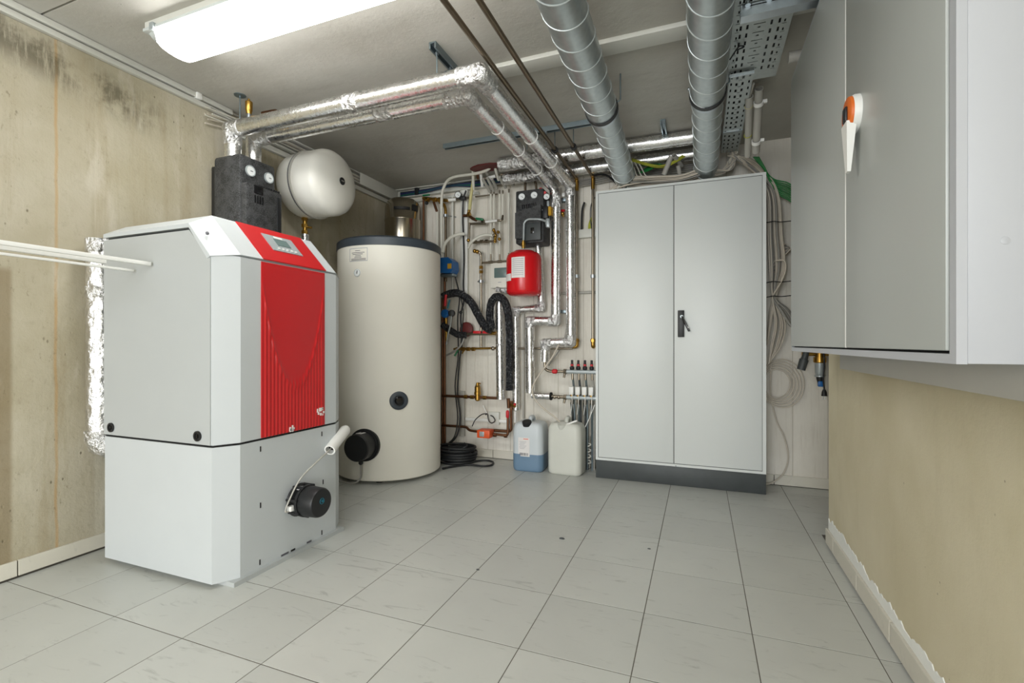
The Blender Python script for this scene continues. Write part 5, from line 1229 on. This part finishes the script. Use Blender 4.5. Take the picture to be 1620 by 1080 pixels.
MB().tube([W(725, 553, 3.52), W(719, 563, 3.5)], .007).build('lever', 'green', hb_)
MB().tube([W(735, 552, 3.53), W(731, 559, 3.5)], .006).build('drain', 'brass', hb_)
# blue actuator and blue valve at the tank edge
a, b = W(701, 408, 3.44), W(718, 432, 3.44)
bl = thing('blue_actuator', 'blue actuator box with a yellow sticker beside the tank', 'actuator', ((a.x+b.x)/2, 3.46, b.z))
MB().prism([(a.x-.03, b.z+.008), (b.x-.02, b.z), (b.x, b.z+.03), (b.x-.008, a.z-.03), (b.x-.045, a.z), (a.x-.03, a.z)], 'y', 3.42, 3.53).build('housing', 'blue', bl)
q_ = W(711, 421, 3.418); MB().box((q_.x-.018, q_.x+.018), (3.416, 3.421), (q_.z-.020, q_.z+.022), .002).build('sticker', 'yellow_sticker', bl)
MB().box((a.x-.03, b.x-.01), (3.44, 3.52), (b.z-.02, b.z), .003).build('mount', 'zinc', bl)
bv = thing('blue_ball_valve', 'blue and black valve beside the tank below the black hose', 'valve', W(707, 497, 3.45))
MB().lathe(W(706, 496, 3.46), (-.2, -1, 0), [(0, .034), (.02, .036), (.03, .03), (.03, 0)], 20).build('blue_body', 'blue', bv)
MB().lathe(W(715, 495.5, 3.46), (.4, -1, 0), [(0, .028), (.022, .028), (.026, .02), (.026, 0)], 20).build('black_dial', 'black', bv)
MB().tube([W(714, 498, 3.44), W(713, 512, 3.45), W(709, 528, 3.46), W(706, 545, 3.48)], .006, spline=True).build('grey_lead', 'silver', bv)
MB().tube([W(705.5, 466, 3.42), W(704, 484, 3.42)], .011).build('red_lever', 'red_valve', bv)
MB().tube([W(711.5, 474, 3.43), W(708, 488, 3.43)], .007).build('teal_lever', 'teal', bv)
MB().tube([W(705.5, 500, 3.47), W(706.5, 540, 3.49)], .012).build('brass_tail', 'brass', bv)
# copper runs low on the wall
t_ = thing('copper_pipe', 'level copper pipe low on the wall with the brass air separator', 'pipe', W(740, 628, 3.55))
za = W(750, 628, 3.55).z
MB().tube([(W(700, 628, 3.55).x, 3.55, za), (W(791, 628, 3.55).x, 3.55, za)], .011).build('tube', 'copper', t_)
for u in (737, 747, 767): a = V((W(u, 628, 3.55).x, 3.55, za)); MB().nut(a-V((.014, 0, 0)), a+V((.014, 0, 0)), .017).build('union_nut', 'brass', t_)
a = V((W(755.5, 628, 3.55).x, 3.55, za))
as_ = thing('air_separator', 'brass air separator standing on the level copper pipe', 'air separator', a)
MB().lathe(a-V((0, 0, .03)), (0, 0, 1), [(0, .012), (.01, .022), (.05, .022), (.052, .027), (.075, .027), (.077, .024), (.115, .024), (.118, .021), (.128, .017), (.142, .012), (.150, .010)], 20).build('body', 'brass', as_)
MB().tube([a+V((0, 0, .108)), a+V((.015, -.01, .118)), a+V((.03, -.01, .112))], .006).build('spout', 'brass', as_)
t_ = thing('copper_pipe', 'lower copper pipe run that turns up beside the blue jerrycan', 'pipe', W(770, 690, 3.52))
za = W(745, 676, 3.54).z; zb2 = W(785, 688, 3.52).z
MB().tube([(W(700, 672, 3.56).x, 3.55, za), (W(738, 672, 3.55).x, 3.55, za), (W(744, 680, 3.55).x, 3.53, zb2+.02), (W(803.5, 688, 3.52).x, 3.52, zb2), (W(803.5, 688, 3.52).x, 3.52, W(803.5, 652, 3.52).z)], .0105, .03).build('tube', 'copper', t_)
MB().tube([(W(776, 681, 3.56).x, 3.56, zb2+.028), (W(808.5, 681, 3.56).x, 3.56, zb2+.028), (W(808.5, 681, 3.56).x, 3.56, W(808.5, 634, 3.56).z)], .012, .03).build('tube', 'copper', t_)
for u in (776, 783, 800): q_ = W(u, 688, 3.52); MB().nut(V((q_.x-.012, 3.52, zb2)), V((q_.x+.012, 3.52, zb2)), .016).build('union_nut', 'copper', t_)
MB().tube([W(804, 630, 3.52), W(805, 645, 3.53)], .014).build('top_fitting', 'copper', t_)
q_ = W(803, 655, 3.505); MB().lathe(q_-V((0, 0, .03)), (0, 0, 1), [(0, .008), (.01, .014), (.05, .014), (.06, .008)], 12).build('red_handle', 'red_valve', t_)
MB().tube([W(808, 640, 3.52), W(815, 643, 3.50)], .011).build('branch', 'brass', t_); MB().ball(W(814.5, 639.5, 3.5), .011).build('red_cap', 'red_valve', t_)
vpipe('white_pipe', 'white pipe stub ending above the blue jerrycan', 815, 650, 668, .009, 'white_plastic', 3.54)
a, b = W(756, 679, 3.47), W(776, 693, 3.47)
ov = thing('valve_actuator', 'orange valve actuator box with a white label low on the wall', 'actuator', ((a.x+b.x)/2, 3.5, b.z))
MB().box((a.x, b.x), (3.45, 3.54), (b.z, a.z), .005).build('housing', 'orange', ov)
q_ = W(762.5, 686.5, 3.45); MB().box((q_.x-.022, q_.x+.018), (3.4485, 3.451), (q_.z-.02, q_.z+.02), .001).build('label', 'silver', ov)
MB().tube([W(747, 674, 3.48), W(752, 664, 3.52), W(762, 655.5, 3.57), W(771, 654, 3.59)], .004, spline=True).build('cable', 'black', ov)
oc = thing('junction_box', 'white wall junction box with a loop of black cable', 'junction box', W(782, 665, 3.6))
a, b = W(773, 651, 3.61), W(790, 672, 3.61); MB().box((a.x, b.x), (3.60, YB), (b.z, a.z), .004).build('box', 'trunk_white', oc)
MB().tube([W(768, 656, 3.585), W(771, 655, 3.58), W(773, 665, 3.575), W(778, 669, 3.575), W(783, 665, 3.575), W(780, 659, 3.58), W(776, 657, 3.585)], .004, spline=True).build('cable_loop', 'black', oc)
MB().tube([W(764, 641, 3.59), W(770, 654, 3.59)], .004).build('white_cable', 'white_plastic', oc)
za = W(765, 664, 3.615).z
o = MB().box((W(737, 664, 3.615).x, W(806, 664, 3.615).x), (3.605, YB), (za-.012, za+.012), .002).build('mini_trunking', 'white_plastic'); tag(o, 'level white mini trunking low on the back wall', 'cable trunking')
# floor heating manifold
mz1, mz2 = W(918, 588, 3.50).z, W(918, 629, 3.50).z
mf = thing('heating_manifold', 'floor heating manifold with four red and black caps beside the cabinet', 'manifold', W(918, 629, 3.5))
x0 = W(893, 588, 3.5).x; x1 = W(945, 588, 3.5).x
MB().tube([(x0, 3.50, mz1), (x1, 3.50, mz1)], .016).build('upper_bar', 'silver', mf)
MB().tube([(x0-.005, 3.50, mz2), (x1, 3.50, mz2)], .016).build('lower_bar', 'silver', mf)
MB().tube([(W(874, 588, 3.5).x, 3.50, mz1), (x0, 3.50, mz1)], .010).build('inlet', 'pipe_steel', mf)
q_ = V((W(878, 587, 3.5).x, 3.49, mz1)); MB().lathe(q_-V((.02, 0, 0)), (1, 0, 0), [(0, .010), (.008, .018), (.034, .018), (.042, .01)], 12).build('red_handle', 'red_valve', mf)
for z_ in (mz1, mz2):
    q_ = V((W(894, 588, 3.5).x, 3.5, z_)); MB().nut(q_-V((.01, 0, 0)), q_+V((.012, 0, 0)), .022).build('end_nut', 'pipe_steel', mf)
    MB().tube([q_, q_+V((-.006, -.01, -.045))], .009).build('drain_tap', 'pipe_steel', mf)
for k, u in enumerate((905, 915, 925.5, 936)):
    x = W(u, 588, 3.5).x
    c_ = MB().lathe((x, 3.50, mz1+.014), (0, 0, 1), [(0, .014), (.006, .017), (.022, .017), (.026, .011), (.045, .011), (.048, .009), (.072, .009), (.074, 0)], 14).build('flow_cap', 'black', mf)
    MB().lathe((x, 3.50, mz1+.043), (0, 0, 1), [(0, .0115), (.014, .0115)], 14).build('red_ring', 'red_valve', c_)
    MB().cyl((x+.004, 3.50, mz1), (x+.004, 3.50, mz1-.06), .009).build('outlet', 'pipe_steel', mf)
    MB().tube([(x+.004, 3.51, mz1-.05), (x+.004, 3.535, mz1-.11), (x+.006, 3.555, .40), (x+.004, 3.56, .0)], .0085).build('heating_pipe', ('zinc', 'plinth', 'zinc', 'grey_conduit')[k], mf)
    ac = MB().box((x-.019, x+.015), (3.475, 3.515), (mz2+.022, mz2+.082), .004).build('actuator', 'white_plastic', mf)
    MB().cyl((x-.002, 3.497, mz2+.01), (x-.002, 3.497, mz2+.024), .012).build('actuator_nut', 'brass', ac)
    MB().tube([(x+.01, 3.472, mz2+.04), (x+.006, 3.47, mz2-.05), (x-.004, 3.48, mz2-.12), (x-.012, 3.53, .41)], .0024, spline=True, seg=6).build('actuator_cable', 'white_plastic', ac)
    MB().cyl((x, 3.50, mz2), (x, 3.50, mz2-.05), .010).build('return_outlet', 'pipe_steel', mf)
    MB().tube([(x-.006, 3.50, mz2-.04), (x-.006, 3.545, .40), (x-.006, 3.55, .0)], .0085).build('heating_pipe', ('plinth', 'zinc', 'plinth', 'zinc')[k], mf)
fs = thing('foil_stub', 'short level foil-wrapped pipe feeding the lower manifold bar', 'pipe', W(857, 626, 3.5))
za = W(857, 626, 3.5).z; MB().tube([(W(842, 626, 3.5).x, 3.5, za), (W(871, 626, 3.5).x, 3.5, za)], .026, step=.014, wr=.002, seg=18).build('pipe_run', 'foil', fs, 60)
MB().lathe((W(871, 626, 3.5).x-.002, 3.5, za), (1, 0, 0), [(0, .030), (.012, .030), (.012, 0)], 18).build('end_cuff', 'dark', fs)
MB().tube([(W(872, 627, 3.5).x, 3.5, za), (x0, 3.5, mz2)], .012).build('fittings', 'pipe_steel', fs)
for u in (877, 884): q_ = V((W(u, 628, 3.5).x, 3.5, za-.004)); MB().ball(q_, .016).build('fitting', 'pipe_steel', fs)
# hoses to the jerrycan
pipe('drain_hose', 'thin grey hose from the wall down into the right white jerrycan', 'hose', [W(884, 545, 3.45), W(873, 566, 3.45), W(858, 586, 3.45), W(846, 604, 3.45), W(842, 618, 3.45), W(848, 634, 3.43), W(862, 648, 3.42), W(878, 660, 3.41), W(886, 668, 3.40)], .0065, 'cable_cream', spline=True)
pipe('drain_hose', 'thin grey cord behind the foil pipe drop, slanting down', 'hose', [W(897, 515, 3.57), W(890, 545, 3.57), W(868, 578, 3.57)], .005, 'cable_grey', spline=True)
# ------------------------------------------------------------------ jerrycans
M['milky'] = simple('milky_plastic', (206, 213, 217), .4, var=.03)
M['hdpe_cloudy'] = simple('cloudy_plastic', (214, 215, 206), .45, var=.04, vscale=8)
M['blue_liquid'] = simple('blue_liquid', (112, 140, 166), .35, var=.06)
def rrect(w, d_, r_, n=6):
    p = []
    for cx, cy, a0 in ((w-r_, d_-r_, 0), (-w+r_, d_-r_, 90), (-w+r_, -d_+r_, 180), (w-r_, -d_+r_, 270)):
        for i in range(n+1):
            a = math.radians(a0+90*i/n); p.append((cx+r_*math.cos(a), cy+r_*math.sin(a)))
    return p
def loft(c_, rot, w, d_, secs, r_=.045):
    m = MB(); k = None; n_ = 0
    R = Matrix.Rotation(rot, 3, 'Z')
    for z, s_ in secs:
        rr2 = rrect(w*s_, d_*s_, r_*s_); n_ = len(rr2); m.v += [V(c_)+R @ V((x, y, 0))+V((0, 0, z)) for x, y in rr2]
    for s_ in range(len(secs)-1):
        for i in range(n_): j = (i+1) % n_; m.f.append((s_*n_+i, s_*n_+j, (s_+1)*n_+j, (s_+1)*n_+i))
    m.f.append(tuple(range(n_))[::-1]); m.f.append(tuple(range((len(secs)-1)*n_, len(secs)*n_)))
    return m
def jerrycan(c_, rot, w, d_, h_, mat, label):
    t_ = thing('jerrycan', label, 'jerrycan', c_)
    R = Matrix.Rotation(rot, 3, 'Z')
    secs = [(0, .90), (.006, .955), (.02, .99), (.04, 1.0), (h_-.105, 1.0), (h_-.08, .988), (h_-.06, .955), (h_-.045, .90), (h_-.034, .81), (h_-.028, .70)]
    loft(c_, rot, w, d_, secs).build('body', mat, t_, 50)
    top = V(c_)+V((0, 0, h_-.027))
    # moulded carrying handle along the middle of the top
    hp_ = [top+R @ V((0, -d_*.15, -.02)), top+R @ V((0, -d_*.10, .024)), top+R @ V((0, d_*.5, .026)), top+R @ V((0, d_*.72, 0))]
    MB().tube(hp_, .016, .03, seg=12).build('carry_handle', mat, t_)
    nk = top+R @ V((-.0, -d_*.60, -.004))
    return t_, R, nk
c1 = V((-1.187, 3.435, 0)); W1, D1, H1 = .117, .105, .385
j1, R1, nk1 = jerrycan(c1, 0.03, W1, D1, H1, 'milky', 'milky jerrycan with a black cap, half full of blue liquid')
loft(c1+V((0, 0, -.0002)), .03, W1+.0006, D1+.0006, [(0, .90), (.006, .955), (.02, .99), (.04, 1.0), (.128, 1.0), (.1285, .99)]).build('liquid_filled_base', 'blue_liquid', j1, 50)
nk = c1+V((-.004, -.068, H1-.062))
MB().lathe(nk, (0, -.35, 1), [(0, .026), (.02, .026)], 20).build('neck', 'hdpe_cloudy', j1)
MB().lathe(nk+V((0, -.005, .016)), (0, -.35, 1), [(0, .035), (.028, .035), (.031, .031), (.031, 0)], 24).build('cap', 'black', j1)
yf = c1.y-D1-.0012
lx = c1.x-.018
l1 = MB().box((lx-.044, lx+.044), (yf-.0008, yf+.0015), (.112, .250)).build('label', 'paper', j1)
MB().box((lx-.004, lx+.034), (yf-.0014, yf), (.238, .243)).build('label_heading', 'orange', l1)
for k in range(6): MB().box((lx-.036+(k % 2)*.004, lx+.02-(k % 3)*.008), (yf-.0014, yf), (.218-.010*k, .2205-.010*k)).build('label_line', 'ink_light', l1)
rb_ = random.Random(5); x = lx-.034
while x < lx+.034:
    w_ = rb_.choice((.0012, .002, .0032)); MB().box((x, x+w_), (yf-.0014, yf), (.118, .138)).build('barcode_bar', 'ink', l1); x += w_+rb_.choice((.0014, .0024))
c2 = V((-.905, 3.425, 0))
j2, R2, nk2 = jerrycan(c2, -.06, .126, .088, .395, 'hdpe_cloudy', 'cloudy white jerrycan with a hose in its neck beside the cabinet')
nk = c2+V((-.02, -.055, .332))
MB().lathe(nk, (0, -.35, 1), [(0, .032), (.035, .032), (.036, .026)], 20).build('neck', 'hdpe_cloudy', j2)
q_ = c2+V((.045, -.06, .374)); MB().box((q_.x-.05, q_.x+.05), (q_.y-.01, q_.y+.01), (q_.z-.006, q_.z+.006), .003, rot=Matrix.Rotation(math.radians(-22), 3, 'Y')).build('white_tag', 'white_plastic', j2)
# ------------------------------------------------------------------ black hose coil on the floor
hc_ = thing('hose_coil', 'coil of black hose lying on the floor beside the tank', 'hose', (-1.78, 3.40, 0))
rc = random.Random(9)
for k in range(9):
    R_ = .155+rc.uniform(-.012, .012); z = .012+.0135*k; cx, cy = -1.81+rc.uniform(-.01, .01), 3.43+rc.uniform(-.01, .01); tl = rc.uniform(-.006, .006)
    pts = [(cx+R_*math.cos(2*math.pi*i/32), cy+.82*R_*math.sin(2*math.pi*i/32), z+tl*math.cos(2*math.pi*i/32+k)) for i in range(33)]
    MB().tube(pts, .009, seg=8).build('hose_turn', 'rubber', hc_)
MB().tube([(-1.70, 3.30, .010), W(745, 728, 0) if False else P(745, 731, z=.01), P(765, 728, z=.01), P(779, 730, z=.01), P(778, 735, z=.01), P(765, 737, z=.01), P(740, 735, z=.01), P(715, 738, z=.01), P(700, 741, z=.01)], .008, spline=True, seg=8).build('hose_end', 'rubber', hc_)
MB().tube([(-1.72, 3.33, .125), (-1.69, 3.36, .145), P(735, 701, y=3.42)], .008, spline=True, seg=8).build('hose_tip', 'rubber', hc_)
# cable remains left of the cabinet
k10 = thing('cable_bundle', 'pale cable loops in the gap between the right jerrycan and the cabinet', 'cables', W(935, 730, 3.56))
for k in range(4):
    y_ = 3.56; o = MB().tube([W(929, 700+k*9, y_), W(937, 703+k*9, y_), W(941, 700+k*10, y_), W(930, 706+k*9, y_-.02)], .005, spline=True, seg=7).build('cable_loop', 'pipe_white', k10)
for k in range(2):
    o = vpipe('grey_conduit', 'short pale conduit rising from the floor left of the cabinet, %s one' % ('left', 'right')[k], 932+k*4.5, 690, 740, .008, 'grey_conduit', 3.59, 'conduit')
pipe('thin_cable', 'thin white cable slanting from the manifold down past the right jerrycan', 'cable', [W(941, 640, 3.47), W(932, 662, 3.46), W(926, 675, 3.47)], .003, 'white_plastic', spline=True)
# crumbs on the floor
for k, (u, v, s_) in enumerate(((889, 852, .009), (1027, 868, .005), (756, 901, .005))):
    p = P(u, v, z=0); o = MB().lathe((p.x, p.y, 0), (0, 0, 1), [(0, s_), (s_*.5, s_*.8), (s_*.8, 0)], 6).build('debris_crumb', 'plinth'); o.scale = (1.6, 1, 1)
    tag(o, ('largest dark crumb of debris on the floor tiles', 'small dark crumb on the floor in front of the tall cabinet', 'small dark crumb on the floor in front of the jerrycans')[k], 'debris')
